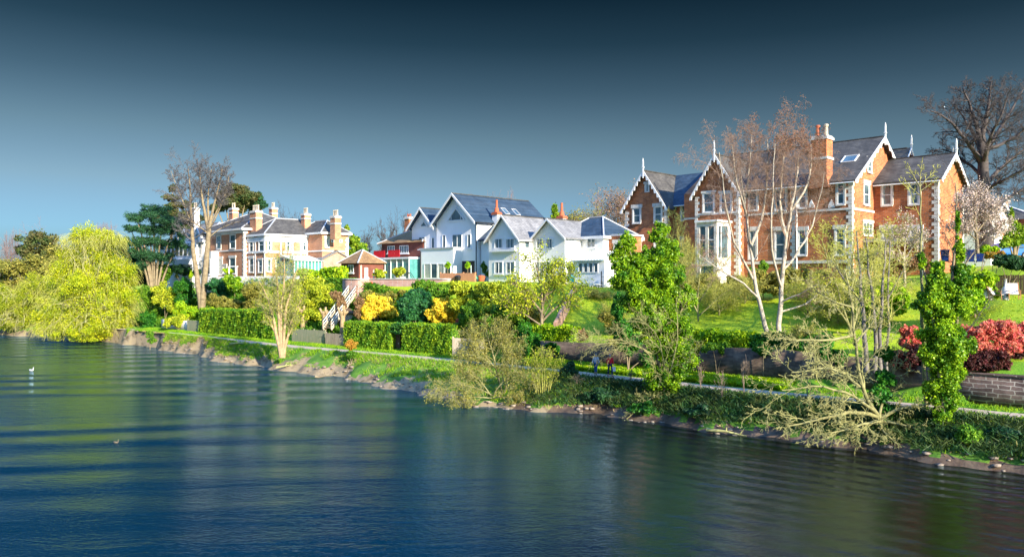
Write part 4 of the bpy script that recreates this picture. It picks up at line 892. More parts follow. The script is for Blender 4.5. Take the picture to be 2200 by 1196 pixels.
# ============================================================ limb trees (main limbs laid out one by one, twigs grown on them)
def YD(px, d):
    lo, hi = 25.0, 260.0
    for _ in range(26):
        m = (lo+hi)/2
        if proj(PX(px, m), m)[1] < d: lo = m
        else: hi = m
    return (lo+hi)/2
def limb_tree(label, px, Y, limbs, name='bare_tree', seed=1, P=None, m_t='bark', m_c='twig', group=None, budn=0, budm=None, buds=.05, z0=None, cat='tree', tsides=7, part='trunk', budz=0, top=None):
    """limbs: list of (points [(px,py,dy)], r0, r1, twig-scale)"""
    p = dict(n=[9,6,4,3], kids=[12,7,5,4], len=[.4,.5,.5,.5], ang=[45,40,40,38], wob=[.1,.13,.16,.2], trop=[.04,.05,.04,.02], start=[.25,.2,.15,.1], taper=[.3,.3,.35,.4], rad=[.45,.55,.6,.6], rmin=.012)
    p.update(P or {}); r = random.Random(seed)
    x, z = PX(px, Y), (G(PX(px, Y), Y)-.1 if z0 is None else z0); base = np.array([x, Y, z]); big = []; small = []; tips = []
    def norm(v):
        l = math.sqrt(v[0]**2+v[1]**2+v[2]**2) or 1; return (v[0]/l, v[1]/l, v[2]/l)
    def kids(pts, L, lev, sc):
        n = len(pts)
        if lev >= len(p['kids']) or not p['kids'][lev]: tips.append(pts[-1][1]); return
        K = p['kids'][lev]; K = max(1, int(round(K*(sc if lev == 0 else 1)))); az = r.random()*6.28; st = p['start'][lev]
        for k in range(K):
            f = min(.999, st+(1-st)*((k+r.random()*.8)/K)); i = min(n-1, int(f*n)); a, b_, dd, ra = pts[i]; t = f*n-i
            q = tuple(a[j]+(b_[j]-a[j])*t for j in range(3)); az += 2.4+r.uniform(-.5, .5); up = (0,0,1) if abs(dd[2]) < .95 else (1,0,0)
            ux = norm((dd[1]*up[2]-dd[2]*up[1], dd[2]*up[0]-dd[0]*up[2], dd[0]*up[1]-dd[1]*up[0])); vx = (dd[1]*ux[2]-dd[2]*ux[1], dd[2]*ux[0]-dd[0]*ux[2], dd[0]*ux[1]-dd[1]*ux[0])
            an = R(p['ang'][lev]*r.uniform(.65, 1.3)); s, c = math.sin(an), math.cos(an)
            nd = norm(tuple(dd[j]*c+(ux[j]*math.cos(az)+vx[j]*math.sin(az))*s for j in range(3)))
            br(q, nd, L*p['len'][lev]*r.uniform(.6, 1.15)*(1-.3*f), max(p['rmin'], ra*p['rad'][lev]*r.uniform(.7, 1)), lev+1)
    def br(q, d, L, rad, lev):
        lv = min(lev, len(p['n'])-1); n = p['n'][lv]; st = L/n; pts = []; rend = max(p['rmin'], rad*p['taper'][min(lev, len(p['taper'])-1)])
        for i in range(n):
            w = p['wob'][lv]; d = norm((d[0]+r.gauss(0, w), d[1]+r.gauss(0, w), d[2]+r.gauss(0, w)+p['trop'][lv])); e = (q[0]+d[0]*st, q[1]+d[1]*st, q[2]+d[2]*st)
            ra = rad+(rend-rad)*i/n; rb = rad+(rend-rad)*(i+1)/n; small.append((*q, *e, ra, rb)); pts.append((q, e, d, ra)); q = e
        kids(pts, L, lev, 1)
    for pl, r0, r1, sc in limbs:
        w = np.array([P_ if len(P_) == 3 else (*P_, 0) for P_ in pl], float); Q = np.array([[PX(a, Y+c), Y+c, PZ(b, Y+c)] for a, b, c in w])
        s = np.r_[0, np.cumsum(np.linalg.norm(np.diff(Q, axis=0), axis=1))]; L = s[-1]; n = max(6, int(L/.9)); u = np.linspace(0, L, n+1)
        C_ = np.stack([np.interp(u, s, Q[:, k]) for k in range(3)], 1)
        for _ in range(3): C_[1:-1] = (C_[:-2]+2*C_[1:-1]+C_[2:])/4
        C_[1:-1] += np.array([[r.gauss(0, .035*L/n) for _ in range(3)] for _ in range(n-1)]); pts = []
        for i in range(n):
            d = norm(C_[i+1]-C_[i]); ra = r0+(r1-r0)*i/n; rb = r0+(r1-r0)*(i+1)/n; big.append((*C_[i], *C_[i+1], ra, rb)); pts.append((tuple(C_[i]), tuple(C_[i+1]), d, ra))
        kids(pts, L, 0, sc)
    if top and small:
        zt = PZ(top, Y); A_ = np.array(small); zz = np.percentile(A_[:, 5], 99.7); piv = z+(zt-z)*.45; k = (zt-piv)/(zz-piv)
        def sq(L_):
            A_ = np.array(L_)
            for c_ in (2, 5): A_[:, c_] = np.where(A_[:, c_] > piv, piv+(A_[:, c_]-piv)*k, A_[:, c_])
            return A_
        small = sq(small); big = sq(big); tips = [tuple(q) for q in np.where((np.array(tips)[:, 2:3] > piv) & (np.arange(3) == 2), piv+(np.array(tips)-piv)*k, np.array(tips))]
    t = thing(name, label, cat, tuple(base), 0, group)
    tubes(part, big, M[m_t], t, base, sides=tsides); c = t
    if len(small): c = tubes('crown' if cat == 'tree' else 'branches', small, M[m_c], t, base, sides=3)
    if budn:
        rg = np.random.default_rng(seed); tp = np.array(tips)
        if budz: tp = tp[tp[:, 2] > PZ(budz, Y)]
        q = tp[rg.integers(0, len(tp), budn)]+rg.normal(size=(budn, 3))*buds*3; leaves('leaves', q, rg.normal(size=(budn, 3)), buds, M[budm], c, base, rg=rg)
    return t
# ------------------------------------------------------------ hedges, walls, fences following the path
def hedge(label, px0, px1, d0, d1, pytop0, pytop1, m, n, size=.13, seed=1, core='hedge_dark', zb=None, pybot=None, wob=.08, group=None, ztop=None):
    rg = np.random.default_rng(seed); Y0, Y1 = YD(px0, d0), YD(px1, d0); S0 = proj(PX(px0, Y0), Y0)[0]; S1 = proj(PX(px1, Y1), Y1)[0]
    z0, z1 = (PZ(pytop0, Y0), PZ(pytop1, Y1)) if ztop is None else (ztop, ztop); K = 14; V = []; dd = [d0, d0+.04, d0+.12, d1-.12, d1-.04, d1]
    cx, cy = W2((S0+S1)/2, (d0+d1)/2); base = np.array([cx, cy, G(cx, cy) if zb is None else zb])
    t = thing('hedge', label, 'hedge', tuple(base), 0, group)
    def top(f): return z0+(z1-z0)*f+.10*math.sin(f*17+seed)+.07*math.sin(f*41)
    def low(f, d): x, y = W2(S0+(S1-S0)*f, d); return (hz(*proj(x, y)) if zb is None else zb)-.05
    for i in range(K+1):
        f = i/K; zt = top(f)-.1; w = W2(S0+(S1-S0)*f, d0+.12); v = W2(S0+(S1-S0)*f, d1-.12); zl = low(f, d0+.12)
        V += [(*w, zl), (*w, zt), (*v, zt), (*v, zl)]
    V = np.array(V)-base; Q = []
    for i in range(K):
        for k in range(3): a = i*4+k; Q.append((a, a+1, a+5, a+4))
    Q += [(3, 2, 1, 0), (K*4, K*4+1, K*4+2, K*4+3)]
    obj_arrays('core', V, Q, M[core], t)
    L = abs(S1-S0); H = z0-base[2]; D = d1-d0; ar = np.array([L*H, L*D, D*H, L*H*.4]); k = rg.choice(4, n, p=ar/ar.sum()); f = rg.random(n); h = rg.random(n); e = rg.random(n); C0 = np.zeros((n, 3)); N0 = np.zeros((n, 3))
    for i in range(n):
        if k[i] == 0: ff, d, hh, nn = f[i], d0, h[i], -1
        elif k[i] == 1: ff, d, hh, nn = f[i], d0+D*e[i], 1, 0
        elif k[i] == 2: ff, d, hh, nn = (0 if e[i] < .5 else 1), d0+D*f[i], h[i], 2
        else: ff, d, hh, nn = f[i], d1, h[i], 1
        S = S0+(S1-S0)*ff; j = wob*math.sin(S*2.1+hh*5)+wob*.7*math.sin(S*5.3+hh*9)
        if nn == -1: d -= j
        x, y = W2(S, d); zl = low(ff, d) if i % 1 == 0 else base[2]; zt = top(ff)+(j if nn == 0 else 0); C0[i] = (x, y, zl+(zt-zl)*hh)
        q = PN[int(min(max(S, 0), len(PN)-1))]; tt = PT[int(min(max(S, 0), len(PT)-1))]
        N0[i] = (0,0,1) if nn == 0 else (q[0]*nn, q[1]*nn, .3) if nn in (-1, 1) else (tt[0]*(1 if ff == 1 else -1)*np.sign(S1-S0), tt[1]*(1 if ff == 1 else -1)*np.sign(S1-S0), .2)
    leaves('foliage', C0+rg.normal(size=(n, 3))*.07, N0, size, M[m], t, base, rg)
    return t
def bank_wall(name, label, S0, S1, dfun, th, zb, zt, m, cap=None, cat='wall'):
    n = max(2, int(abs(S1-S0)/1.0)); V = []
    x, y = W2((S0+S1)/2, dfun((S0+S1)/2)); base = np.array([x, y, 0.0]); t = thing(name, label, cat, (x, y, 0))
    for i in range(n+1):
        S = S0+(S1-S0)*i/n; d = dfun(S); a = W2(S, d); b = W2(S, d+th); q = zt(S) if callable(zt) else zt; l = zb(S) if callable(zb) else zb
        V += [(*a, l), (*a, q), (*b, q), (*b, l)]
    V = np.array(V)-base; Q = []
    for i in range(n):
        for k in range(4): a = i*4+k; b = i*4+(k+1) % 4; Q.append((a, b, b+4, a+4))
    Q += [(3, 2, 1, 0), (n*4, n*4+1, n*4+2, n*4+3)]
    obj_arrays('masonry', V, Q, M[m], t)
    if cap:
        V = []
        for i in range(n+1):
            S = S0+(S1-S0)*i/n; d = dfun(S); a = W2(S, d-.06); b = W2(S, d+th+.05); q = (zt(S) if callable(zt) else zt)+.003
            V += [(*a, q), (*a, q+.12), (*b, q+.12), (*b, q)]
        obj_arrays('coping', np.array(V)-base, Q, M[cap], t)
    return t
wsS = np.array([s[0] for s in secs]); wd = {True: 0}
def walld(S): return float(np.interp(S, [Sof(2350,43), Sof(2100,48.5), Sof(1900,52), Sof(1660,55.5), Sof(1200,70), Sof(1130,73)][::1], [2.32, 2.32, 3.62, 4.22, 3.92, 3.6]))
def fence(label, px0, px1, d0, d1, h, m='wood', gate=False, bw=.14, name='fence', zb=None, rails=False, gap=.015, cat='fence', post=True, d_end=None):
    Y0, Y1 = YD(px0, d0), YD(px1, d1); a = np.array([PX(px0, Y0), Y0]); b = np.array([PX(px1, Y1), Y1]); L = np.linalg.norm(b-a); ang = math.atan2(b[1]-a[1], b[0]-a[0])
    z = (min(G(*a), G(*b)) if zb is None else zb)-.05; t = thing(name, label, cat, (a[0], a[1], z), ang); rr = random.Random(int(px0))
    n = int(L/(bw+gap)); mb = MB()
    for i in range(n):
        x = L*i/n; mb.box(x, x+bw, -.012, .012, .06, h+rr.uniform(-.03, .03))
    for zz in (.3, h-.3): mb.box(0, L, .013, .06, zz-.05, zz+.05)
    mb.build('board_panel', M[m], t)
    if post:
        k = max(1, int(L/1.9))
        for i in range(k+1): MB().box(L*i/k-.06, L*i/k+.06, .061, .18, 0, h+.12).build('post', M[m], t)
    return t
# ============================================================ walls, hedges, fences of the bank
S_ = lambda px, d: proj(PX(px, YD(px, d)), YD(px, d))[0]
bank_wall('retaining_wall', 'long old mossy stone wall behind the riverside path, under the lawn', S_(1125, 3.8), S_(2035, 2.6), walld, .62, 2.0, lambda S: float(np.interp(S, [S_(2035, 2.6), S_(1900, 3.8), S_(1660, 4.4), S_(1200, 4)], [4.25, 4.65, 4.95, 4.35])), 'old_wall')
bank_wall('sandstone_wall', 'squared pink sandstone block wall beside the path at the right edge', 2, S_(2033, 2.4), walld, .62, 2.0, 4.22, 'sandstone', cap='sandstone')
bank_wall('terrace_wall', 'pale brick terrace wall in front of the large white house', S_(960, 11.5), S_(778, 11), lambda S: float(np.interp(S, [S_(960, 11.5), S_(778, 11)], [11.75, 10.9])), .5, 6.6, 10.28, 'brick_pink', cap='stone_trim')
bank_wall('terrace_wall', 'square brick bastion at the head of the wooden staircase', S_(776, 9.6), S_(737, 9.6), lambda S: 9.5, 1.8, 5.6, 10.25, 'brick_pink', cap='stone_trim')
bank_wall('terrace_wall', 'low stone terrace wall below the orange brick villa with many chimneys', S_(640, 10), S_(440, 10), lambda S: 9.9, .4, 7.6, 10.75, 'stone_trim')
bank_wall('garden_wall', 'low pale stone wall with creepers left of the tall clipped hedge', S_(400, 2.8), S_(345, 2.8), lambda S: 2.9, .35, 2.1, 3.9, 'stone_trim')
# ivory garden wall climbing the slope
x0, y0 = W2(S_(1195, 7.5), 7.5); x1, y1 = W2(S_(1243, 14.8), 14.8); L_ = math.hypot(x1-x0, y1-y0)
t = thing('garden_wall', 'pink and white garden wall climbing the slope left of the lawn', 'wall', (x0, y0, 0), math.atan2(y1-y0, x1-x0))
MB().prism([(0, 3.5), (L_, 7.5), (L_, 9.9), (L_*.5, 8.3), (0, 5.9)], 0, .3, 'y').build('masonry', M['brick_pink'], t)
hedge('tall clipped green hedge left of the bare multi-stemmed tree', 428, 586, 2.4, 4.2, 664, 670, 'hedge', 26000, seed=3)
hedge('dark clipped hedge under the larger golden bush, left of the arched gap', 740, 838, 2.2, 4.0, 692, 698, 'hedge', 17000, seed=4)
hc = hedge('clipped hedge under the smaller golden bush, right of the arched gap', 865, 968, 2.2, 4.0, 698, 701, 'hedge', 16000, seed=5)
hedge('thin leafy hedge bridging over the dark arched gap', 836, 867, 2.3, 3.9, 698, 698, 'hedge_dark', 2500, seed=6, zb=G(*W2(S_(850, 3), 3))+1.75)
a_ = W2(S_(850, 3.0), 3.0); g_ = thing('garden_gate', 'dark wooden gate in the arched gap of the hedge', 'gate', (a_[0], a_[1], 2.2), R(-42)); MB().box(-.8, .8, -.03, .03, 0, 1.9).build('board_panel', M['wood_dark'], g_); MB().box(.5, .62, -.07, -.031, .9, 1.0).build('handle', M['lead'], g_)
hedge('low ivy hedge on the old wall left of the rusty bush', 1137, 1232, 4.6, 5.8, 703, 706, 'lime', 6000, seed=8, size=.15)
hedge('low sunlit hedge along the top of the old wall in front of the birches', 1492, 1610, 4.9, 6.3, 714, 722, 'lime', 9000, seed=9, size=.15)
hedge('darker low hedge on the old wall right of the birches', 1612, 1775, 4.9, 6.3, 722, 726, 'ivy_dark', 9000, seed=10, size=.15)
hedge('bright clipped hedge in front of the gabled outbuilding', 688, 733, 11.2, 12.5, 578, 578, 'lime', 3500, seed=11, size=.2)
fence('grey green board fence left of the tall clipped hedge', 402, 428, 2.5, 2.6, 1.75, 'wood_green')
fence('weathered board gates under the weeping shrub mound', 627, 697, 2.6, 2.8, 1.7, 'wood_green')
fence('shaded board fence between the staircase foot and the dark hedge', 699, 740, 2.5, 2.3, 1.5, 'wood')
fence('pale timber fence right of the clipped hedge, lit by the sun', 972, 1038, 2.3, 3.2, 1.9, 'wood_pale')
fence('orange and red plastic safety fence along the terrace edge', 640, 800, 10.6, 11.0, .42, 'safety', bw=.05, gap=.03, post=False) if 'safety' in M else None
fence('peach coloured timber screen beside the white garden table', 1243, 1286, 16.6, 16.8, 2.2, 'wood_peach')
fence('warm timber fence in front of the big white house garden doors', 945, 1020, 13.0, 13.0, 1.1, 'wood_peach')
fence('dark timber fence behind the deck chairs', 2128, 2290, 13.5, 13.5, 1.8, 'wood_dark')
for (px, pt, d) in ((651, 664, 5.0), (697, 668, 4.6), (736, 667, 4)):
    Y = YD(px, d); x = PX(px, Y); z = G(x, Y); m = MB(); h = PZ(pt, Y)-z; rr = random.Random(px)
    m.lathe(0, 0, [(.42, -.1), (.33, h*.3), (.30, h*.75), (.45, h*.9), (.5, h*.97), (.3, h)], 9)
    for k in range(5): a = k*1.3; m.tube([(math.cos(a)*.3, math.sin(a)*.3, h*.85), (math.cos(a)*.65, math.sin(a)*.65, h*(.98+.05*k))], .13, 6)
    t = thing('tree_stump', {651: 'tall lopped tree stump behind the board gates', 697: 'lopped tree stump beside the foot of the wooden staircase', 736: 'pale lopped stump right of the wooden staircase'}[px], 'tree stump', (x, Y, z)); m.build('trunk', M['bark_tan'], t, smooth=True)
# wooden staircase
Yt, Yb = YD(757, 9.4), YD(703, 3.4); T = Vector((PX(757, Yt), Yt, PZ(630, Yt))); B = Vector((PX(703, Yb), Yb, PZ(707, Yb))); dv = T-B; hd_ = Vector((dv.x, dv.y, 0)).normalized(); sd_ = Vector((hd_.y, -hd_.x, 0))
t = thing('staircase', 'long straight wooden garden staircase with pale handrails', 'staircase', tuple(B))
for sg in (-.55, .55):
    o = sd_*sg; MB().bar(o, o+dv, .1, .32).build('stringer', M['wood_pale'], t)
    MB().bar(o+Vector((0,0,1.0)), o+dv+Vector((0,0,1.0)), .07, .09).build('handrail', M['wood_rail'] if 'wood_rail' in M else M['trim'], t)
    MB().bar(o+Vector((0,0,.55)), o+dv+Vector((0,0,.55)), .05, .07).build('handrail', M['trim'], t)
    for k in range(8): q = o+dv*(k/7); MB().bar(q, q+Vector((0,0,1.05)), .08).build('post', M['wood_pale'], t)
n_ = int(abs(dv.z)/.2)
for k in range(n_): q = dv*((k+.5)/n_); MB().bar(q-sd_*.5+Vector((0,0,.1)), q+sd_*.5+Vector((0,0,.1)), .28, .04).build('tread', M['wood'], t)
MB().bar(dv+hd_*.1, dv+hd_*1.6, 1.3, .15).build('landing', M['wood_pale'], t)
Y = YD(728, 6); x = PX(728, Y); z = G(x, Y)
t = thing('shed', 'small pale garden shed under the wooden staircase', 'shed', (x, Y, z), R(-40)); MB().box(-.9, .9, 0, 1.6, -.2, 1.8).build('wall', M['wood_pale'], t); MB().prism([(-1.1, 1.75), (0, 2.3), (1.1, 1.75), (1.1, 1.83), (0, 2.4), (-1.1, 1.83)], -.15, 1.75).build('roof', M['wood_dark'], t); MB().box(-.35, .35, -.04, -.003, -.1, 1.5).build('door', M['wood_dark'], t)
# ============================================================ trees and shrubs, left to right
def willow(label, px, Y, blobs, n, seed, strands, m='willow'):
    t = foliage('willow', label, 'tree', px, Y, blobs, n, .19, m, seed=seed, trunk=.42, tm='bark_mossy', sub=14, subr=.36, shell=.3, aspect=.32, flat=.3, zb=.35)
    rg = np.random.default_rng(seed+50); base = np.array(t.location); B = np.array(px_blobs(blobs, Y, rg=rg)); segs = []
    for _ in range(strands):
        b = B[rg.integers(len(B))]; dr = nrm(rg.normal(size=3)); dr[2] = dr[2]*.7+.25; p = b[:3]+dr*b[3:6]*rg.uniform(.5, 1.0); d = np.array([dr[0]*.6, dr[1]*.6, .35]); L = rg.uniform(1.0, 2.8)
        for k in range(6):
            d = nrm(d+np.array([0, 0, -.38])+rg.normal(size=3)*.08); q = p+d*L/6
            if q[2] < .3: break
            segs.append((*p, *q, .016, .012)); p = q
    tubes('strands', segs, M['twig_gold'], t, base, sides=3); lim = []
    for k in range(26):
        b = B[rg.integers(len(B))]; e = b[:3]+np.array([rg.uniform(-.8, .8)*b[3], -rg.uniform(.75, 1.05)*b[4], rg.uniform(-.5, .7)*b[5]]); p0 = base+np.array([rg.uniform(-1, 1), 0, rg.uniform(1.5, 5)]); mid = p0*.45+e*.55+np.array([0, 0, rg.uniform(1.0, 3.5)]); prev = p0; nn = 9
        for i in range(1, nn+1):
            f = i/nn; q = (1-f)**2*p0+2*f*(1-f)*mid+f*f*e+rg.normal(size=3)*.12; r0 = .15*(1-f*.85); lim.append((*prev, *q, r0+.012, r0)); prev = q
            if i > 3:
                d = nrm(rg.normal(size=3)+np.array([0, -.3, .4])); a = prev
                for _ in range(3): c = a+d*rg.uniform(.4, .8); lim.append((*a, *c, .03, .018)); a = c; d = nrm(d+rg.normal(size=3)*.3-np.array([0, 0, .25]))
    tubes('limbs', lim, M['twig_pale'], t, base, sides=5); return t
willow('huge round weeping willow in yellow spring leaf on the far bank', 195, 126, [(200,545,62,62),(150,590,48,60),(248,600,45,62),(200,640,80,62),(135,665,52,58),(262,672,34,56),(190,700,88,34),(115,705,36,28),(235,515,34,22),(175,520,38,26)], 80000, 21, 2600)
willow('low spreading willow thicket at the left edge of the photo', 40, 141, [(-40,650,55,55),(20,660,45,52),(70,640,40,52),(60,690,50,28),(0,690,50,26),(105,630,30,38),(-10,625,30,25)], 34000, 22, 900, m='willow_deep')
bare_tree(14, 168, 486, 70, 'grey bare tree with upright trunk at the far left edge', m_t='bark_grey', m_c='twig_purple', seed=31)
bare_tree(132, 160, 462, 130, 'wide purple brown bare tree behind the big willow', m_t='bark_grey', m_c='twig_purple', seed=32, P=dict(shape='fan'))
bare_tree(232, 175, 468, 70, 'thin bare treetop right above the big willow', m_t='bark_grey', m_c='twig_purple', seed=33)
foliage('evergreen_tree', 'dark ivy clad tree peeping above the left willow thicket', 'tree', 85, 158, [(80,520,38,26),(50,535,18,14),(105,545,35,25),(80,570,45,25)], 9000, .3, 'rust_pine', seed=34, trunk=.3, zb=4)
foliage('brown_thicket', 'brown twiggy thicket of trees behind the left willow', 'tree', 70, 152, [(30,575,40,30),(95,580,50,32),(130,560,40,30),(20,620,40,30),(90,610,60,30)], 14000, .28, 'olive', seed=35, trunk=.2, zb=4, shell=.2)
foliage('evergreen_tree', 'dark trees filling the gap behind the large willow', 'tree', 270, 165, [(285,540,30,30),(255,560,35,40),(300,580,40,30)], 6000, .35, 'dark_green', seed=36, trunk=.3, zb=5)
foliage('pine_tree', 'large dark green pine left of the white stucco villa', 'tree', 332, 131, [(330,450,34,13),(292,466,24,11),(352,470,38,14),(280,490,17,9),(320,492,38,14),(372,495,34,16),(300,518,28,11),(345,522,36,13),(385,525,20,14),(318,548,30,12),(356,552,22,13),(305,570,26,10)], 38000, .19, 'pine', seed=41, trunk=.30, tm='bark', sub=14, subr=.5, shell=.1, aspect=.28)
foliage('cedar_tree', 'spiky cedar top between the pine and the twin trunked tree', 'tree', 372, 146, [(370,405,10,10),(368,425,22,8),(385,440,32,9),(360,455,34,9),(395,462,34,10),(372,478,40,10),(420,470,20,10),(400,490,40,12)], 15000, .22, 'rust_pine', seed=42, trunk=.3, sub=12, subr=.3, zb=9)
foliage('pine_tree', 'round topped russet pine behind the brick villa chimneys', 'tree', 505, 156, [(505,405,30,15),(480,420,24,13),(530,425,32,16),(505,440,45,16),(465,445,20,12)], 17000, .22, 'rust_pine', seed=43, trunk=.35, zb=9.5)
foliage('pine_tree', 'dark pine at the right of the russet pine', 'tree', 556, 160, [(552,425,18,13),(562,440,14,12),(545,440,22,14),(550,458,20,12)], 7000, .22, 'pine', seed=44, trunk=.3, zb=9.5)
# twin trunked tree
limb_tree('tall bare tree with two pale trunks in front of the stucco villa', 433, YD(433, 7), [
    ([(433,668),(424,600),(415,540),(411,470),(409,400),(404,345)], .50, .07, 1.6), ([(434,668),(440,600),(446,530),(449,490)], .52, .36, 0),
    ([(448,492),(440,450),(432,400),(428,340)], .30, .05, 1.5), ([(449,492),(456,450),(468,400),(478,345)], .30, .05, 1.5), ([(411,480),(395,430),(376,380),(368,352)], .15, .04, 1.2), ([(447,500),(472,440),(488,400),(492,365)], .15, .04, 1.2), ([(448,470),(446,420),(452,370),(455,340)], .2, .04, 1.2), ([(450,480),(470,440),(490,385)], .16, .04, 1), ([(447,500,0),(420,475,-1),(390,462,-2)], .12, .04, .8), ([(449,510),(480,480,1),(520,470,2)], .1, .03, .7)],
    m_t='bark', m_c='twig_grey', seed=51, top=322, P=dict(start=[.42,.2,.15,.1], ang=[46,42,38,36], len=[.24,.52,.5,.5], kids=[15,9,6,4], trop=[.05,.08,.06,.04], rmin=.012))
# slope shrubs on the left
shr = [('dark clipped shrub mass below the pine', 325, 15, [(320,588,32,20),(345,590,26,22),(298,600,20,18)], 7000, 'dark_green'), ('clipped dark shrubs hiding the ground floor of the stucco villa', 400, 18.5, [(385,580,18,11),(405,582,16,10),(425,585,12,8),(368,575,12,8)], 7000, 'dark_green'), ('rounded evergreen shrub below the stucco villa', 350, 13, [(350,585,24,20)], 4000, 'green'),
       ('tall mixed shrub right of the big willow', 308, 7, [(305,640,24,30),(330,660,22,32),(300,680,20,22)], 9000, 'green'), ('olive shrub on the slope left of the twin trunks', 355, 9, [(350,635,24,26),(372,650,20,26)], 7000, 'yellowgreen'),
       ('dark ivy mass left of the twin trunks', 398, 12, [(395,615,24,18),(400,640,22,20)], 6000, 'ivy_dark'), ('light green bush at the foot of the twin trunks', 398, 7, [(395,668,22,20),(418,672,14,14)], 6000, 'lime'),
       ('broad dark laurel right of the twin trunks', 480, 15, [(470,612,26,16),(500,615,26,18),(485,635,28,18)], 9000, 'laurel'), ('bright green laurel left of the brick pier', 505, 14, [(502,612,22,18)], 5000, 'ivy'), ('olive shrub behind the tall clipped hedge', 470, 8, [(465,648,28,16),(500,655,22,12)], 7000, 'olive'),
       ('pale green bush peeping over the clipped hedge', 487, 6, [(480,662,24,11),(500,664,18,9)], 4000, 'lime'), ('grey olive twiggy shrub right of the brick pier', 545, 12, [(545,625,26,22),(565,645,26,22),(540,655,20,16)], 8000, 'olive'),
       ('creeper hanging over the pale stone wall', 385, 2.6, [(382,690,20,14),(360,695,10,12)], 3500, 'yellowgreen'), ('dark creeper on the left end of the stone wall', 325, 3, [(322,690,18,18),(312,680,12,14)], 4000, 'ivy_dark'),
       ('large weeping yellow green shrub mound above the board gates', 655, 9, [(640,615,42,20),(680,620,38,22),(640,645,52,26),(690,650,34,26),(600,640,32,30),(665,672,45,18)], 26000, 'yellowgreen'),
       ('sunlit yellow shrub row in front of the glazed garden room', 655, 19, [(650,587,22,9),(675,588,22,9),(700,592,14,7)], 5000, 'lime'), ('climbing shrub beside the terrace wall pier', 500, 20.5, [(490,582,12,7),(512,584,10,8)], 2500, 'lime'),
       ('golden clipped bush in front of the turquoise sun room', 815, 18.5, [(815,589,14,10)], 3000, 'yellowgreen'), ('small round bush in front of the sun room door', 858, 18.5, [(858,583,13,11)], 2500, 'yellowgreen'),
       ('russet leafy shrub right of the staircase head', 775, 8, [(772,650,12,18),(768,672,8,14)], 3000, 'brown_leaf'), ('russet shrub under the bastion left of the staircase', 727, 10, [(722,635,14,12),(735,650,10,14)], 2500, 'brown_leaf'),
       ('dull green shrubs growing under the pale brick wall', 800, 13, [(790,635,22,12),(830,638,24,12),(865,632,16,12)], 6000, 'olive'),
       ('glossy dark green laurel between the two golden bushes', 895, 8, [(885,640,26,20),(905,655,28,26),(880,672,24,22),(915,680,18,18),(870,655,16,18)], 17000, 'laurel'),
       ('bright green shrub behind the dark laurel', 930, 12, [(925,618,26,14),(950,630,28,18),(905,612,18,12)], 9000, 'green'), ('yellow green shrub right of the smaller golden bush', 1005, 10, [(990,620,28,16),(1010,640,28,22),(985,655,18,20)], 11000, 'yellowgreen'),
       ('green shrub right of the golden bush near the pale fence', 1020, 7, [(1015,665,24,24),(1005,690,18,14)], 8000, 'green'), ('olive shrub left of the leaning leafy tree', 1060, 11, [(1050,620,30,16),(1075,640,30,22),(1045,650,24,22)], 11000, 'yellowgreen'),
       ('yellow green shrub filling the slope behind the willow bush', 1040, 8, [(1040,670,26,20),(1070,665,26,20),(1100,650,24,20)], 10000, 'yellowgreen'), ('deep green shrub low behind the pale timber fence', 1060, 4.5, [(1045,712,24,18),(1080,715,26,20),(1105,700,20,18)], 9000, 'green'), ('olive bush by the foot of the climbing garden wall', 1135, 9, [(1130,655,24,20),(1155,680,20,18),(1180,700,22,10)], 8000, 'olive'), ('mixed green shrub under the leaning leafy tree', 1085, 7, [(1080,670,34,24),(1110,690,28,20),(1060,690,22,16)], 11000, 'green'), ('dark ivy thicket hanging over the end of the old wall', 1130, 3.0, [(1125,715,20,30),(1135,750,22,32),(1115,770,16,28),(1150,735,14,26)], 13000, 'ivy_dark'),
       ('tiny red shrub at the foot of the smaller golden bush', 986, 5, [(986,690,8,6)], 700, 'red_leaf'), ('rusty brown bush at the right end of the ivy hedge', 1247, 5.5, [(1247,718,17,15)], 3000, 'brown_leaf'),
       ('grey green twiggy shrub below the white garden table', 1300, 17, [(1290,640,26,14),(1315,650,22,16),(1270,635,18,9)], 6000, 'olive'), ('small shrub by the climbing garden wall', 1240, 15, [(1235,640,16,12),(1250,650,14,9)], 2500, 'green'),
       ]
for i, (lab, px, d, bl, n, m) in enumerate(shr): foliage('shrub', lab, 'shrub', px, YD(px, d*.62 if d > 6 and px < 1130 else d), bl, n, .15 if m not in ('laurel', 'ivy') else .19, m, seed=60+i, stems=1, trunk=.05)
for px, lab in ((380, 'left of two little clipped cones on the stucco villa terrace'), (410, 'right one of two little clipped cones on the stucco villa terrace')):
    foliage('topiary', lab, 'shrub', px, YD(px, 11.5), [(px,592,5,5),(px,585,3,6)], 900, .12, 'lime', seed=px, trunk=.05)
foliage('golden_bush', 'larger round golden bush above the dark clipped hedge', 'shrub', 812, YD(812, 6.5), [(812,660,40,26),(790,668,24,20),(835,668,24,20),(812,648,28,16)], 21000, .13, 'gold', seed=101, trunk=.09, sub=12, subr=.3)
foliage('golden_bush', 'smaller round golden bush beside the glossy laurel', 'shrub', 952, YD(952, 6), [(952,664,32,26),(938,675,22,20),(966,675,20,20),(952,650,20,14)], 17000, .13, 'gold', seed=102, trunk=.09, sub=12, subr=.3)
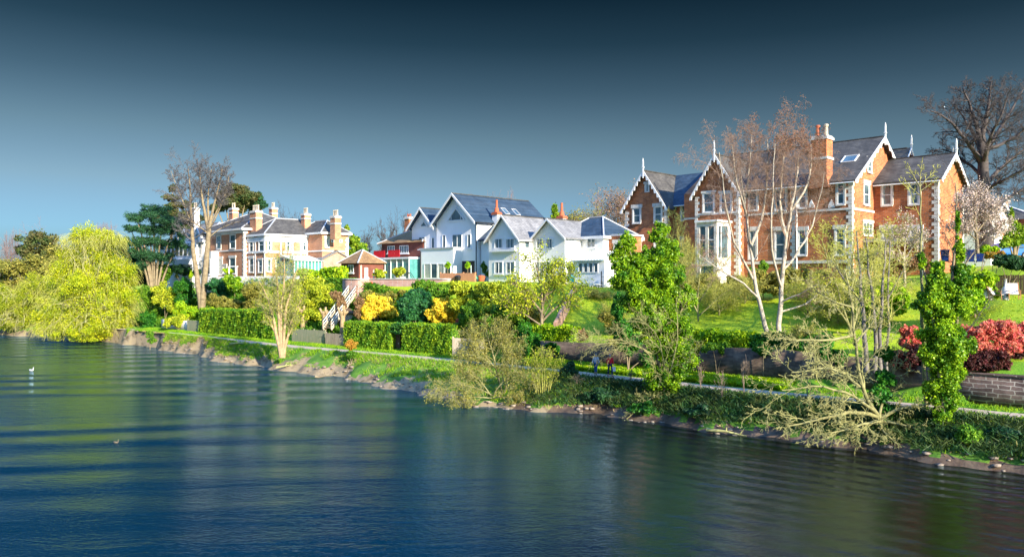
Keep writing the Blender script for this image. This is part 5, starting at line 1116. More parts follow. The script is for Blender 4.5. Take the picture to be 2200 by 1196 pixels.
# trees behind the houses
bg_trees = [(620,150,428,80,'thin dark bare tree behind the villa chimneys'), (672,155,455,60,'faint bare tree between the last two villa chimneys'), (700,160,470,60,'low bare treetop left of the right hand villa chimney'), (785,140,478,40,'small lopped bare tree over the bungalow'), (826,136,464,46,'lopped bare tree left of the red balcony house'),
            (868,138,440,60,'bare tree behind the red house chimney'), (1010,150,406,110,'purple bare treetops just over the big white roof'), (1084,140,399,52,'dome shaped bare treetop over the big white roof')]
for i, (px, Y, top, w_, lab) in enumerate(bg_trees):
    st = 'fan' if 780 < px < 870 else 'dome'
    bare_tree(px, Y, top, w_, lab, m_t='bark_grey', m_c='twig_dark' if px < 1000 else 'twig_purple', seed=120+i, z0=10, P=dict(shape=st, kids=[11,6,5,4], r0=.5 if st == 'fan' else .3))
foliage('conifer_tree', 'slim yellow green conifer behind the villa end', 'tree', 765, 128, [(745,492,6,7),(762,520,14,18),(772,535,18,18),(757,545,16,14)], 6000, .25, 'conifer', seed=131, trunk=.2, zb=9.5)
foliage('conifer_tree', 'little golden conifer between the two white chimneys', 'tree', 1193, 122, [(1192,450,7,12),(1193,465,9,10)], 2000, .22, 'conifer', seed=132, trunk=.15, zb=10)
bare_tree(1255, 135, 398, 110, 'broad olive bare tree left behind the red brick villa', m_c='twig', seed=133, z0=10, budn=5000, budm='olive', buds=.14)
bare_tree(1325, 138, 392, 120, 'purple brown bare tree close behind the left gable of the brick villa', m_c='twig_purple', seed=134, z0=10, budn=4000, budm='brown_leaf', buds=.14)
# ============================================================ centre and right-hand trees
LT = limb_tree
TW = dict(kids=[12,8,6,4], len=[.42,.5,.5,.5])
# pollarded multi-stemmed tree on the bank
LT('bare multi-stemmed tan tree standing at the water edge', 607, YD(607, -4.6), [
    ([(604,768),(594,715),(585,670),(572,620),(556,590)], .24, .06, 1), ([(606,768),(600,700),(598,640),(595,580),(590,545)], .24, .05, 1.1), ([(608,768),(611,700),(618,640),(628,590),(640,555)], .22, .05, 1.1),
    ([(610,768),(618,715),(632,670),(650,630)], .18, .05, 1), ([(606,765),(603,690),(608,620),(612,560),(610,530)], .2, .04, 1.1), ([(600,735),(580,690),(562,650)], .12, .04, .8), ([(612,740),(628,700),(645,690)], .12, .04, .7)],
    m_t='bark_tan', m_c='twig_pale', seed=201, top=525, P=dict(start=[.3,.2,.15,.1], ang=[38,38,38,36], len=[.30,.5,.5,.5], trop=[.05,.08,.06,.04], kids=[13,8,6,3], rmin=.009), budn=7000, budm='yellowgreen', buds=.055)
# leaning tree with opening yellow leaves
LT('leaning tree with sparse opening yellow green leaves left of the lawn', 1165, YD(1165, 4.9), [
    ([(1165,745),(1163,690),(1168,640),(1160,590),(1150,555)], .2, .05, 1.2), ([(1165,690),(1195,660),(1225,635),(1250,615)], .12, .04, 1), ([(1167,650),(1185,600),(1195,560)], .13, .04, 1.2), ([(1163,670),(1130,630),(1105,600)], .12, .04, 1.2), ([(1164,700),(1120,670),(1080,640)], .1, .03, 1), ([(1168,640),(1210,600),(1225,575)], .1, .03, 1)],
    m_c='twig', seed=202, top=535, budn=9000, budm='yellowgreen', buds=.10, P=dict(kids=[9,6,4,2], rmin=.012, len=[.42,.5,.5,.5]))
# birches on the lawn
BP = dict(kids=[9,8,6,5], n=[9,6,5,6], len=[.42,.5,.48,.75], ang=[34,38,42,55], trop=[.04,.06,.0,-.22], start=[.35,.25,.2,.1], wob=[.1,.1,.12,.1], rmin=.0058)
LT('white barked birch leaning left on the lawn, the left one of a pair', 1650, YD(1650, 6.6), [
    ([(1650,722),(1632,660),(1620,590),(1612,520),(1600,450),(1590,380)], .20, .05, 1), ([(1618,600,0),(1585,540,-1),(1562,470,-2),(1552,400,-3),(1545,345,-3)], .10, .03, 1), ([(1612,530,0),(1640,470,1),(1650,400,1),(1648,320,1)], .14, .04, 1), ([(1630,640,0),(1590,600,-1),(1540,580,-2),(1500,545,-2)], .1, .03, .7), ([(1605,470,0),(1580,400,-1),(1572,330,-1)], .1, .03, 1), ([(1600,450),(1610,380),(1615,310)], .1, .03, 1.1)],
    name='birch_tree', m_t='bark_birch', m_c='twig_rust', seed=211, P=BP, top=262)
LT('white barked birch with straight trunk, the right one of a pair', 1674, YD(1674, 7.2), [
    ([(1674,722),(1676,650),(1682,570),(1690,500),(1700,430),(1712,350),(1716,290)], .22, .05, 1.2), ([(1682,580,0),(1720,540,1),(1745,480,2),(1762,410,2),(1770,340,2)], .10, .03, 1), ([(1680,620,0),(1660,560,-1),(1655,480,-2),(1662,400,-2),(1660,320,-2),(1665,260,-2)], .10, .03, 1.2), ([(1690,510,0),(1672,440,0),(1680,360,0),(1685,280,0)], .14, .04, 1.2), ([(1676,650,0),(1720,630,-1),(1760,610,-2)], .09, .03, .6), ([(1700,440),(1735,380),(1745,310),(1742,262)], .12, .03, 1.2), ([(1676,670,0),(1730,660,1),(1790,600,2)], .08, .03, .6)],
    name='birch_tree', m_t='bark_birch', m_c='twig_rust', seed=212, P=BP, budn=6000, budm='rusty_bud', buds=.05, budz=330, top=230)
# slim grey trunks right of the birches
SL = dict(kids=[11,7,4,2], len=[.3,.5,.5,.5], rmin=.0085, ang=[50,42,40,38])
for i, (px, pts, ex, r0, lab) in enumerate([(1862, [(1862,800),(1858,720),(1850,640),(1846,560),(1840,490)], [([(1850,650),(1815,600),(1790,560)], .08, .03, 1)], .19, 'thickest slender grey tree, leftmost of four behind the sprawling tree'), (1880, [(1880,800),(1882,700),(1872,620),(1868,540),(1860,470)], [], .16, 'slender grey tree bending left, second of four behind the sprawling tree'),
        (1893, [(1893,800),(1890,700),(1895,620),(1900,540),(1903,480)], [], .15, 'slender grey tree, third of four behind the sprawling tree'), (1905, [(1905,800),(1908,700),(1908,600),(1912,520)], [([(1908,640),(1930,600),(1945,575)], .06, .02, 1)], .11, 'thinnest grey tree, rightmost of four behind the sprawling tree')]):
    LT(lab, px, YD(px, 1.6)+i*.3, [(pts, r0, .04, 1)]+ex, m_t='bark_grey', m_c='twig_gold', seed=213+i*7, top=455+i*12, P=SL, group='slender grey trees behind the sprawling tree')
LT('yellow twigged bare tree in front of the brick villa end wall', 1822, YD(1822, 9), [
    ([(1830,720),(1830,640),(1832,560),(1835,500)], .13, .04, 1.5), ([(1830,715),(1800,630),(1780,560),(1765,500)], .1, .03, 1.3), ([(1830,712),(1860,620),(1880,550),(1890,490)], .1, .03, 1.3), ([(1830,705),(1790,650),(1745,610)], .08, .03, 1)],
    m_t='bark_mossy', m_c='twig_gold', seed=214, top=470, P=dict(kids=[11,7,5,4], len=[.4,.5,.5,.5], rmin=.0085), budn=3500, budm='yellowgreen', buds=.05)
LT('small pale twigged ornamental tree left of the ivy clad trunk', 1943, YD(1943, 17), [
    ([(1943,620),(1944,570),(1940,540)], .12, .08, .1), ([(1942,560),(1925,520),(1905,490)], .07, .02, 1.2), ([(1943,560),(1945,510),(1945,470)], .07, .02, 1.2), ([(1943,560),(1965,520),(1985,500)], .07, .02, 1.2), ([(1943,570),(1915,545),(1895,540)], .06, .02, 1)],
    m_t='bark_birch', m_c='twig_pale', seed=215, top=455, P=dict(kids=[10,7,5,3], len=[.45,.5,.5,.5], rmin=.012), budn=4500, budm='blossom', buds=.05)
LT('pole like young tree with a yellow fan of twigs above the wing roof', 1977, YD(1977, -1.2), [
    ([(1990,880),(1982,700),(1979,560),(1978,470),(1976,398)], .13, .045, .35), ([(1976,400),(1958,372),(1945,352)], .045, .012, 1.2), ([(1976,400),(1978,365),(1982,345)], .045, .012, 1.2), ([(1976,400),(1998,378),(2015,358)], .045, .012, 1.2), ([(1977,420),(1955,402),(1940,385)], .035, .01, 1), ([(1978,410),(2000,395),(2012,385)], .035, .01, 1)],
    m_t='bark_mossy', m_c='twig_gold', seed=216, P=dict(kids=[7,4,3,2], len=[.3,.5,.5,.5], rmin=.009, ang=[34,34,36,36]))
LT('thin dark tree with ivy sleeve in front of the sunlit gable', 2058, YD(2058, -.6), [
    ([(2050,860),(2055,700),(2056,560),(2056,470),(2052,392)], .12, .03, 1), ([(2055,600,0),(2090,540,0),(2140,490,0)], .05, .015, 1), ([(2055,560),(2030,500),(2015,470)], .04, .012, 1), ([(2055,520),(2075,470),(2085,440)], .04, .012, 1)],
    m_t='bark', m_c='twig_dark', seed=217, P=dict(kids=[10,6,4,2], len=[.28,.5,.5,.5], rmin=.008))
# big oak like tree at the top right
LT('huge dark bare tree towering at the top right corner', 2118, 86, [
    ([(2120,545),(2116,470),(2114,400),(2112,340),(2108,290)], .85, .45, .4), ([(2108,300),(2095,250),(2080,210),(2068,180)], .3, .06, 1), ([(2108,300),(2120,240),(2128,190),(2130,165)], .34, .06, 1.1), ([(2112,350,0),(2070,290,-1),(2035,245,-2),(2000,232,-3)], .28, .05, 1), ([(2112,330,0),(2150,270,1),(2180,215,2),(2200,180,2)], .3, .06, 1),
    ([(2113,380,0),(2070,340,2),(2030,310,3),(2010,318,3)], .22, .04, 1), ([(2114,400,0),(2160,350,2),(2210,310,3),(2250,290,3)], .26, .05, 1), ([(2115,430,0),(2080,410,-3),(2055,400,-4)], .16, .04, .9), ([(2116,450,0),(2160,425,3),(2210,400,4),(2260,390,4)], .22, .05, 1), ([(2112,350,0),(2125,290,-3),(2155,240,-4),(2165,200,-4)], .26, .05, 1), ([(2110,330,0),(2085,270,3),(2050,215,4)], .24, .05, 1), ([(2114,410,0),(2170,380,-3),(2230,345,-4)], .2, .05, 1), ([(2112,320,0),(2170,300,0),(2240,240,0)], .24, .05, 1)],
    name='oak_tree', m_t='twig_dark', m_c='twig_dark', seed=221, top=153, P=dict(kids=[14,9,7,4], n=[9,6,4,3], len=[.36,.5,.5,.5], ang=[48,42,40,36], wob=[.12,.16,.2,.2], trop=[.03,.05,.05,.03], rmin=.010, start=[.2,.15,.15,.1]), z0=11.5)
LT('white blossoming tree between the sunlit gable and the far white house', 2100, 64, [
    ([(2100,545),(2098,500),(2095,470)], .16, .1, .2), ([(2097,500),(2075,450),(2068,420)], .09, .02, 1.1), ([(2096,480),(2095,430),(2095,400)], .09, .02, 1.2), ([(2098,500),(2125,455),(2140,425)], .09, .02, 1.2), ([(2098,510),(2140,490),(2160,475)], .07, .02, 1), ([(2098,515),(2070,490),(2055,480)], .07, .02, 1)],
    name='blossom_tree', m_t='bark', m_c='twig', seed=222, top=395, P=dict(kids=[11,7,4,3], len=[.45,.5,.5,.5], rmin=.01), budn=9500, budm='blossom', buds=.07)
foliage('conifer_tree', 'bright lime conifer at the right edge under the big bare tree', 'tree', 2180, 68, [(2174,462,5,16),(2178,490,13,18),(2185,512,22,18),(2165,520,20,12),(2200,500,14,22)], 8000, .13, 'conifer', seed=223, trunk=.14, zb=11.3)
# ivy clad trees on the bank
def ivy_tree(label, px, d, blobs, n, seed, dark=None, size=.09, tr=.26):
    Y = YD(px, d); t = foliage('ivy_tree', label, 'tree', px, Y, blobs, n, size, 'ivy', seed=seed, trunk=tr, sub=16, subr=.40, shell=.3, aspect=.75)
    return t, Y
ivy_tree('massive ivy clad tree with bright glossy leaves beside the path', 1428, -2.2, [(1345,520,26,24),(1338,560,28,30),(1352,600,42,34),(1415,505,24,28),(1432,540,36,36),(1425,590,44,42),(1365,640,36,30),(1385,560,26,30),(1388,600,30,30),(1395,640,34,34),(1372,560,22,24),(1430,645,46,38),(1400,690,50,34),(1445,700,40,40),(1442,745,50,44),(1450,785,44,42),(1430,815,42,34),(1412,725,32,30),(1440,850,28,24),(1470,700,22,34),(1475,640,20,30)], 105000, 231, tr=.16)
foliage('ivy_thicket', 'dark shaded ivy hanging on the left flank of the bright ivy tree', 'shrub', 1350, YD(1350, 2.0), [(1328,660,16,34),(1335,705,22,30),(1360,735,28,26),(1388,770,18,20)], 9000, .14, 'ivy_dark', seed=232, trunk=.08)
t2, Y2 = ivy_tree('tall ivy wrapped tree trunk in front of the red leaved hedge', 2028, -2.6, [(2014,580,18,30),(2060,540,11,36),(2064,590,20,28),(2012,625,32,30),(2052,630,34,32),(2030,665,50,34),(1995,650,28,22),(2022,710,46,38),(2045,745,42,36),(2008,762,34,32),(2035,795,44,36),(2018,835,36,32),(2040,865,28,28),(2022,900,24,32),(2028,940,22,24),(2058,480,5,30),(1980,560,9,20)], 62000, 233, tr=.2)
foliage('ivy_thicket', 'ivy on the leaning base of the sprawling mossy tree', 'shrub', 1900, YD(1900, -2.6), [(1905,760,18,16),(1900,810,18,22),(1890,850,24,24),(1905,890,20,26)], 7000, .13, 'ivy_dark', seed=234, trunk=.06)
# sprawling mossy tree hanging over the river
MP = dict(kids=[10,6,5,3], n=[8,6,5,3], len=[.36,.5,.5,.5], ang=[40,38,36,36], wob=[.12,.14,.15,.15], trop=[.0,.02,.0,0], start=[.2,.15,.1,.1], rmin=.0125)
LT('pale mossy tree sprawling low over the river bank with curling limbs', 1885, YD(1885, -3.6), [
    ([(1900,960),(1895,915),(1885,890)], .26, .18, .0), ([(1886,892,0),(1862,870,-1),(1845,820,-1),(1838,740,-1),(1832,640,-1),(1815,580,-1)], .14, .035, 1), ([(1885,890,0),(1850,858,-2),(1800,832,-3),(1740,826,-4),(1680,838,-4)], .12, .03, 1.2), ([(1886,895,0),(1840,880,-1),(1790,892,-2),(1740,905,-3),(1690,915,-3)], .15, .04, 1.2),
    ([(1836,720,-1),(1790,730,-2),(1730,735,-3),(1670,725,-3)], .1, .03, 1.1), ([(1846,830,-1),(1800,790,-3),(1740,790,-4),(1700,800,-4)], .1, .03, 1.1), ([(1890,900,0),(1930,870,0),(1975,880,-1),(2010,860,-1)], .12, .03, 1.1), ([(1890,905,0),(1860,908,-2),(1820,922,-3),(1785,930,-3)], .12, .03, 1.2),
    ([(1834,660,-1),(1780,650,-1),(1730,600,-1)], .07, .02, .9), ([(1888,895,0),(1900,850,1),(1925,800,1),(1930,750,1)], .1, .03, 1), ([(1893,905,0),(1950,912,-1),(1990,932,-2)], .1, .03, 1.1), ([(1836,740,-1),(1870,700,0),(1890,670,0)], .08, .02, 1), ([(1890,915,0),(1900,930,-2),(1918,945,-2)], .09, .03, 1)],
    m_t='bark_mossy', m_c='twig_pale', seed=241, P=MP)
# twigs around the first ivy tree
LT('bare pale branches reaching left from the ivy clad tree over the walkers', 1425, YD(1425, -1.8), [
    ([(1425,850,-.5),(1420,810,-.5),(1400,760,-.8),(1370,735,-1.2),(1330,732,-1.5),(1275,742,-1.5)], .07, .02, 1.2), ([(1400,760,-.8),(1350,725,-1),(1300,728,-1),(1250,738,-1)], .06, .02, 1.1), ([(1425,850,-.5),(1400,850,-1.4),(1370,880,-2),(1345,900,-2)], .06, .02, 1.2), ([(1425,850,-.5),(1434,815,-1.6),(1450,760,-2),(1462,700,-2.2),(1452,650,-2)], .06, .02, 1), ([(1425,850,-.5),(1460,860,-2),(1490,885,-2)], .06, .02, 1.2), ([(1425,850,-.5),(1428,770,-2.2),(1410,700,-2.6),(1380,680,-3),(1345,690,-3)], .05, .02, 1)],
    m_t='bark_mossy', m_c='twig_pale', seed=242, P=dict(MP, kids=[9,7,5,3], rmin=.006))
LT('bare twiggy branches right of the ivy clad tree against the bay windows', 1500, YD(1500, 9), [
    ([(1500,690),(1495,640),(1505,590),(1500,540)], .08, .02, 1.1), ([(1500,680),(1540,640),(1570,620)], .06, .02, 1), ([(1498,670),(1470,620),(1455,560),(1450,500)], .07, .02, 1.1), ([(1500,650),(1535,600),(1550,560)], .06, .02, 1)],
    m_t='bark_mossy', m_c='twig_gold', seed=243, P=dict(kids=[11,8,5,3], len=[.45,.5,.5,.5], rmin=.008))
# round willow bushes at the water edge
LT('rounded pale willow bush leaning over the water left of the ivy thicket', 1075, YD(1075, -6.5), [
    ([(1085,862),(1068,800),(1055,750),(1045,700)], .11, .03, 1.3), ([(1082,850),(1100,790),(1105,740)], .07, .02, 1.2), ([(1070,810),(1030,770),(1000,750)], .06, .02, 1.2), ([(1062,790),(1020,730),(1010,700)], .06, .02, 1.2), ([(1060,770),(1085,720),(1080,690)], .06, .02, 1.2)],
    m_t='bark_mossy', m_c='twig_pale', seed=251, top=680, P=dict(kids=[12,9,6,3], len=[.42,.5,.5,.5], rmin=.006), budn=9000, budm='olive', buds=.06)
LT('low tangle of pale twigs spreading onto the water by the willow bush', 1040, YD(1040, -8), [
    ([(1060,850,0),(1010,820,-.5),(960,830,-1),(935,845,-1)], .06, .02, 1.3), ([(1060,855,0),(1020,850,-1),(980,862,-1.5)], .06, .02, 1.3), ([(1060,850,0),(1080,810,-.5),(1120,800,-1),(1140,815,-1)], .06, .02, 1.3), ([(1060,855,0),(1090,850,-1),(1130,862,-1)], .06, .02, 1.3), ([(1055,850,0),(1020,800,0),(985,775,0)], .06, .02, 1.3)],
    m_t='bark_mossy', m_c='twig_pale', seed=252, P=dict(kids=[12,9,6,3], len=[.4,.5,.5,.5], rmin=.006, trop=[0,0,0,0]), cat='shrub', part='stems', budn=7000, budm='olive', buds=.06)
LT('upright shrub of straight yellow stems between willow bush and walkers', 1160, YD(1160, -5.5), [([(1155+i*3,868),(1150+i*5,820),(1140+i*8,775),(1133+i*10,745+abs(i-3)*8)], .03, .012, 1) for i in range(8)],
    m_t='twig_gold', m_c='twig_gold', seed=253, top=745, P=dict(kids=[8,5,3], n=[7,5,3,3], len=[.4,.45,.5], ang=[20,24,28], trop=[.1,.1,.05,.0], rmin=.007), cat='shrub', part='stems', budn=2500, budm='yellowgreen', buds=.05)
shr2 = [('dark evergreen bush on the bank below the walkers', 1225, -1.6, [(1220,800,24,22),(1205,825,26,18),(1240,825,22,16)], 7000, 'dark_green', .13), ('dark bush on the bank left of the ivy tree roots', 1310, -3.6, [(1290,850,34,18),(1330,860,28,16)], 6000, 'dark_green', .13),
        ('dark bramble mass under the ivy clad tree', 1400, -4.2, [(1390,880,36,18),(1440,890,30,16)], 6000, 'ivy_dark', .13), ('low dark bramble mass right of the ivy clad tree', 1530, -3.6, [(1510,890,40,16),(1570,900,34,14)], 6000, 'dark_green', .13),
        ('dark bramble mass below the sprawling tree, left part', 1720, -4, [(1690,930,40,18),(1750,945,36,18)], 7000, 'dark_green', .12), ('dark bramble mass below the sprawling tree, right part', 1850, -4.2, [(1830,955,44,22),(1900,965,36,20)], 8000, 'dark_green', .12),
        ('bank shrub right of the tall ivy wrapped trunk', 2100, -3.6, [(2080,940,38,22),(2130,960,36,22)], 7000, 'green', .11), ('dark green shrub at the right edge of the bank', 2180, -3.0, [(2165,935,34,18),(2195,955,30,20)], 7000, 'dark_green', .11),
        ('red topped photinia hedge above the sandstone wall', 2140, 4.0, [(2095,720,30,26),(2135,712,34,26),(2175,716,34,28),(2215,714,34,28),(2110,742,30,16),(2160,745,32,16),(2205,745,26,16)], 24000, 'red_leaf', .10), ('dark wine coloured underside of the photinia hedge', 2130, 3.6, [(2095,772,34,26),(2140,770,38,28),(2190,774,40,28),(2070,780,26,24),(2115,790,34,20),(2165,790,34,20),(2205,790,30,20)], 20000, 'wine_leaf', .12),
        ('red leaved bush behind the sprawling tree', 1962, 4.4, [(1955,715,18,16),(1970,740,16,20),(1945,735,12,14)], 5500, 'red_leaf', .12), ('dark bush between the red bush and the old wall', 1960, 3.8, [(1950,775,34,22),(1985,770,20,24),(1925,775,20,18)], 8000, 'wine_leaf', .12),
        ('lime green shrub behind the slender trunks', 1900, 11, [(1870,640,34,24),(1910,630,30,26),(1890,670,36,20),(1935,655,22,26)], 13000, 'lime', .12), ('glowing lime shrub right of the ivy wrapped trunk', 2095, 9, [(2085,620,32,30),(2112,598,26,22),(2085,655,32,24),(2125,622,18,20),(2070,590,22,22)], 20000, 'lime', .12),
        ('dark leaved shrub below the blue car', 2165, 13, [(2150,560,20,16),(2180,562,24,18),(2205,570,20,18)], 8000, 'dark_green', .1), ('flower dotted shrub left of the blue car', 2135, 14.5, [(2130,548,16,10),(2150,545,12,8)], 2500, 'orange_leaf', .07),
        ('olive shrub mass on the lawn edge below the white bay', 1540, 16, [(1510,610,36,22),(1550,620,34,18),(1580,605,26,16),(1480,620,26,20)], 12000, 'olive', .12), ('long olive shrub bank under the middle of the brick villa', 1700, 18, [(1640,600,36,20),(1700,595,44,24),(1760,600,40,22),(1730,625,50,14),(1670,622,36,12)], 16000, 'olive', .12),
        ('yellow green shrubs at the right end of the lawn', 1800, 15, [(1790,620,34,22),(1830,630,34,22),(1780,648,30,12)], 10000, 'yellowgreen', .12), ('dark shrub under the birches beside the shrub bank', 1640, 17.5, [(1625,590,20,16),(1640,575,12,12)], 3500, 'green', .12),
        ('brown twiggy hedge behind the slender trunks', 1920, 18.5, [(1870,560,36,26),(1930,570,36,28),(1975,560,26,24)], 9000, 'brown_leaf', .12), ('green hedge by the navy bins', 2108, 20, [(2118,535,16,9),(2138,535,12,8)], 2500, 'lime', .12),
        ('small rust coloured shrub on the riverbank by the path', 755, -2.0, [(755,742,15,10),(752,735,9,6)], 3000, 'orange_leaf', .10), ('green stem of the little rust shrub by the path', 757, -2.3, [(757,762,12,9)], 1200, 'green', .10),
        ('small green shrub on the bank right of the big willow', 322, -3, [(322,718,10,9),(327,730,9,8)], 1800, 'green', .12), ('low shrub line left of the ivy clad tree at lawn top', 1250, 20, [(1255,625,14,9)], 1200, 'olive', .12),
        ('grey twiggy bush between the lawn and the ivy clad tree', 1310, 8, [(1300,680,20,14),(1320,700,20,16)], 3500, 'olive', .1), ('thin young leafy shrub in front of the white house corner', 1043, 16.5, [(1040,575,7,12),(1048,588,7,8)], 900, 'green', .12)]
for i, (lab, px, d, bl, n, m, sz) in enumerate(shr2): foliage('shrub', lab, 'shrub', px, YD(px, d), bl, n, sz, m, seed=300+i, trunk=.04)
for i, (px, bl, m) in enumerate([(1190, [(1185,745,18,10),(1205,755,12,14)], 'ivy_dark'), (1330, [(1330,735,26,10),(1350,745,14,16)], 'olive'), (1540, [(1530,745,24,9),(1560,752,16,14)], 'green'), (1640, [(1640,750,30,10)], 'ivy_dark'), (1790, [(1780,760,34,14),(1810,770,20,18)], 'ivy_dark'), (1490, [(1492,755,16,16)], 'yellowgreen')]):
    foliage('creeper', ['dark ivy hanging on the old wall below the rusty bush', 'olive creeper on the old wall behind the walkers', 'green creeper trailing over the old wall below the sunlit hedge', 'dark creeper under the birches on the old wall', 'dark creeper on the old wall behind the sprawling tree', 'yellow green creeper at the wall just right of the ivy clad tree'][i], 'climber', px, YD(px, walld(S_(px, 4))-.25), bl, 3500, .12, m, seed=500+i, trunk=.03, dep=.35)
tw = [(1460, 13, 470, 90, 'twiggy gold shrub left of the white bay'), (1545, 13, 585, 110, 'twiggy gold shrub under the white bay'), (1600, 15, 575, 90, 'grey gold twiggy shrub left of the birch trunks'), (1735, 14, 560, 120, 'wide twiggy gold shrub right of the birch trunks'), (1800, 12, 600, 100, 'low twiggy gold shrub at the right end of the lawn'), (1905, 13, 545, 90, 'twiggy gold shrub by the slender trunks'), (1285, 13.5, 618, 80, 'low twiggy shrub below the white garden table'), (1320, 9, 640, 70, 'grey twiggy shrub hugging the ivy clad tree'), (1720, 5.5, 690, 60, 'low twiggy shrub on top of the old wall')]
for i, (px, d, top, w_, lab) in enumerate(tw):
    bare_tree(px, YD(px, d), top, w_, lab, name='twiggy_shrub', m_t='bark_mossy', m_c='twig_gold', seed=360+i, P=dict(r0=.09, n=[4,6,5,3,2], kids=[14,9,7,4], len=[1.0,.5,.5,.5], ang=[62,36,36,36], rmin=.007, start=[.05,.15,.15,.1], trop=[0,.05,.05,.02,0], wob=[.05,.14,.16,.18,.2], taper=[.5,.3,.35,.4,.5]), budn=2600, budm='yellowgreen' if i % 2 else 'olive', buds=.05)
for i, (px, d, top, w_, lab) in enumerate([(1598, -1.4, 760, 22, 'thin sapling on the bank right of the ivy clad tree'), (1505, -1.6, 775, 18, 'smallest thin sapling on the bank'), (1355, -1.5, 790, 18, 'thin sapling beside the red jacketed walker'), (1735, -1.0, 770, 26, 'thin sapling left of the sprawling tree'), (1240, -3, 800, 30, 'twiggy sapling in the dark bank bushes'), (1550, -2.5, 790, 30, 'forked sapling on the shaded bank')]):
    bare_tree(px, YD(px, d), top, w_, lab, name='sapling', m_t='twig', m_c='twig', seed=330+i, P=dict(r0=.035, kids=[9,4,2], n=[9,5,3,2], ang=[32,36,36], rmin=.007, start=[.15,.2,.2]))
# ============================================================ stuff: grass, undergrowth
def tufts(name, S0, S1, d0, d1, n, h, m, seed, k=3, spread=.05, keep=None, wd=.018, lean=.35):
    rg = np.random.default_rng(seed); S = rg.uniform(S0, S1, n); f = rg.random(n); V = []; pos = np.zeros((n, 3))
    for i in range(n):
        a = max(d0(S[i]) if callable(d0) else d0, -99); b = d1(S[i]) if callable(d1) else d1; d = a+(b-a)*f[i]; w_ = W2(S[i], d); pos[i] = (*w_, hz(S[i], d))
    if keep is not None:
        q = np.sin(pos[:, 0]*1.3+seed)*np.sin(pos[:, 1]*1.7)+np.sin(pos[:, 0]*.5+pos[:, 1]*.4); pos = pos[q+rg.normal(size=len(q))*.35 > keep]; n = len(pos)
    P3 = np.repeat(pos, k, 0); n3 = len(P3); az = rg.uniform(0, 6.28, n3); u = np.c_[np.cos(az), np.sin(az), np.zeros(n3)]; P3 = P3+rg.normal(size=(n3, 3))*np.array([spread, spread, 0]); hh = h*rg.uniform(.5, 1.3, n3)[:, None]
    ln = np.c_[rg.normal(size=(n3, 2))*lean, np.ones(n3)]; wv = u*wd*(1+h*2); V = np.stack([P3-wv, P3+wv, P3+ln*hh*.6+wv*.8, P3+ln*hh], 1)
    o = obj_arrays(name, V.reshape(-1, 3), np.arange(n3*4).reshape(n3, 4), M[m]); return tag(o, kind='stuff')
Sr, Sl = 4, S_(285, 0)
tag(tufts('verge_grass', Sr, Sl, 1.05, 2.7, 16000, .16, 'grass_blade', 1), 'bright grass along the inland side of the path', 'grass')
tag(tufts('verge_weeds', S_(1700, 3), S_(1100, 3), 1.3, 3.7, 9000, .30, 'lime', 2, wd=.05, lean=.8), 'lush green weeds between the path and the old wall', 'grass')
tag(tufts('bank_grass', Sr, Sl, lambda S: dshore(S)+.7, -1.0, 42000, .24, 'grass_blade', 3, keep=-.35, lean=.6), 'rough green grass on the sloping river bank', 'grass')
tag(tufts('dry_bank_grass', Sr, Sl, lambda S: dshore(S)+.4, -1.2, 15000, .20, 'dry_grass', 4, keep=.0, lean=.8), 'dry straw coloured grass on the river bank', 'grass')
tag(tufts('bank_undergrowth', Sr, S_(1150, -4), lambda S: dshore(S)+.9, -1.3, 34000, .30, 'bramble', 5, wd=.03, spread=.35, lean=1.1), 'dark brambles and undergrowth covering the shaded bank', 'undergrowth')  # shade of the bank is put into the dark bramble colour
tag(tufts('lawn_grass', Sr, S_(1150, 8), 5.5, 17, 12000, .07, 'lawn_blade', 6, wd=.03), 'short mown lawn grass in the gardens', 'grass')
tag(tufts('garden_ground_cover', S_(1120, 8), S_(300, 8), 3.6, 11, 26000, .35, 'green', 7, wd=.06, spread=.25, lean=1.0), 'mixed green ground cover on the garden slope', 'ground cover')
# stones and debris along the waterline
rg = np.random.default_rng(9); V = []; Q = []
for i in range(420):
    S = rg.uniform(4, Sl); d = float(dshore(S))+rg.uniform(-.3, 1.0); x, y = W2(S, d); z = hz(S, d); s = rg.uniform(.06, .26); b = len(V)
    for k in range(8): V.append((x+(1 if k & 1 else -1)*s*rg.uniform(.5, 1), y+(1 if k & 2 else -1)*s*rg.uniform(.5, 1), z+(1 if k & 4 else -.5)*s*rg.uniform(.2, .5)))
    Q += [(b, b+2, b+3, b+1), (b+4, b+5, b+7, b+6), (b, b+1, b+5, b+4), (b+1, b+3, b+7, b+5), (b+3, b+2, b+6, b+7), (b+2, b, b+4, b+6)]
M['stone'] = mat('shore_stone', (.16,.12,.09), (.34,.28,.22), scale=3)
tag(obj_arrays('shore_stones', V, Q, M['stone']), 'small stones and clods scattered along the waterline', 'stones', kind='stuff')
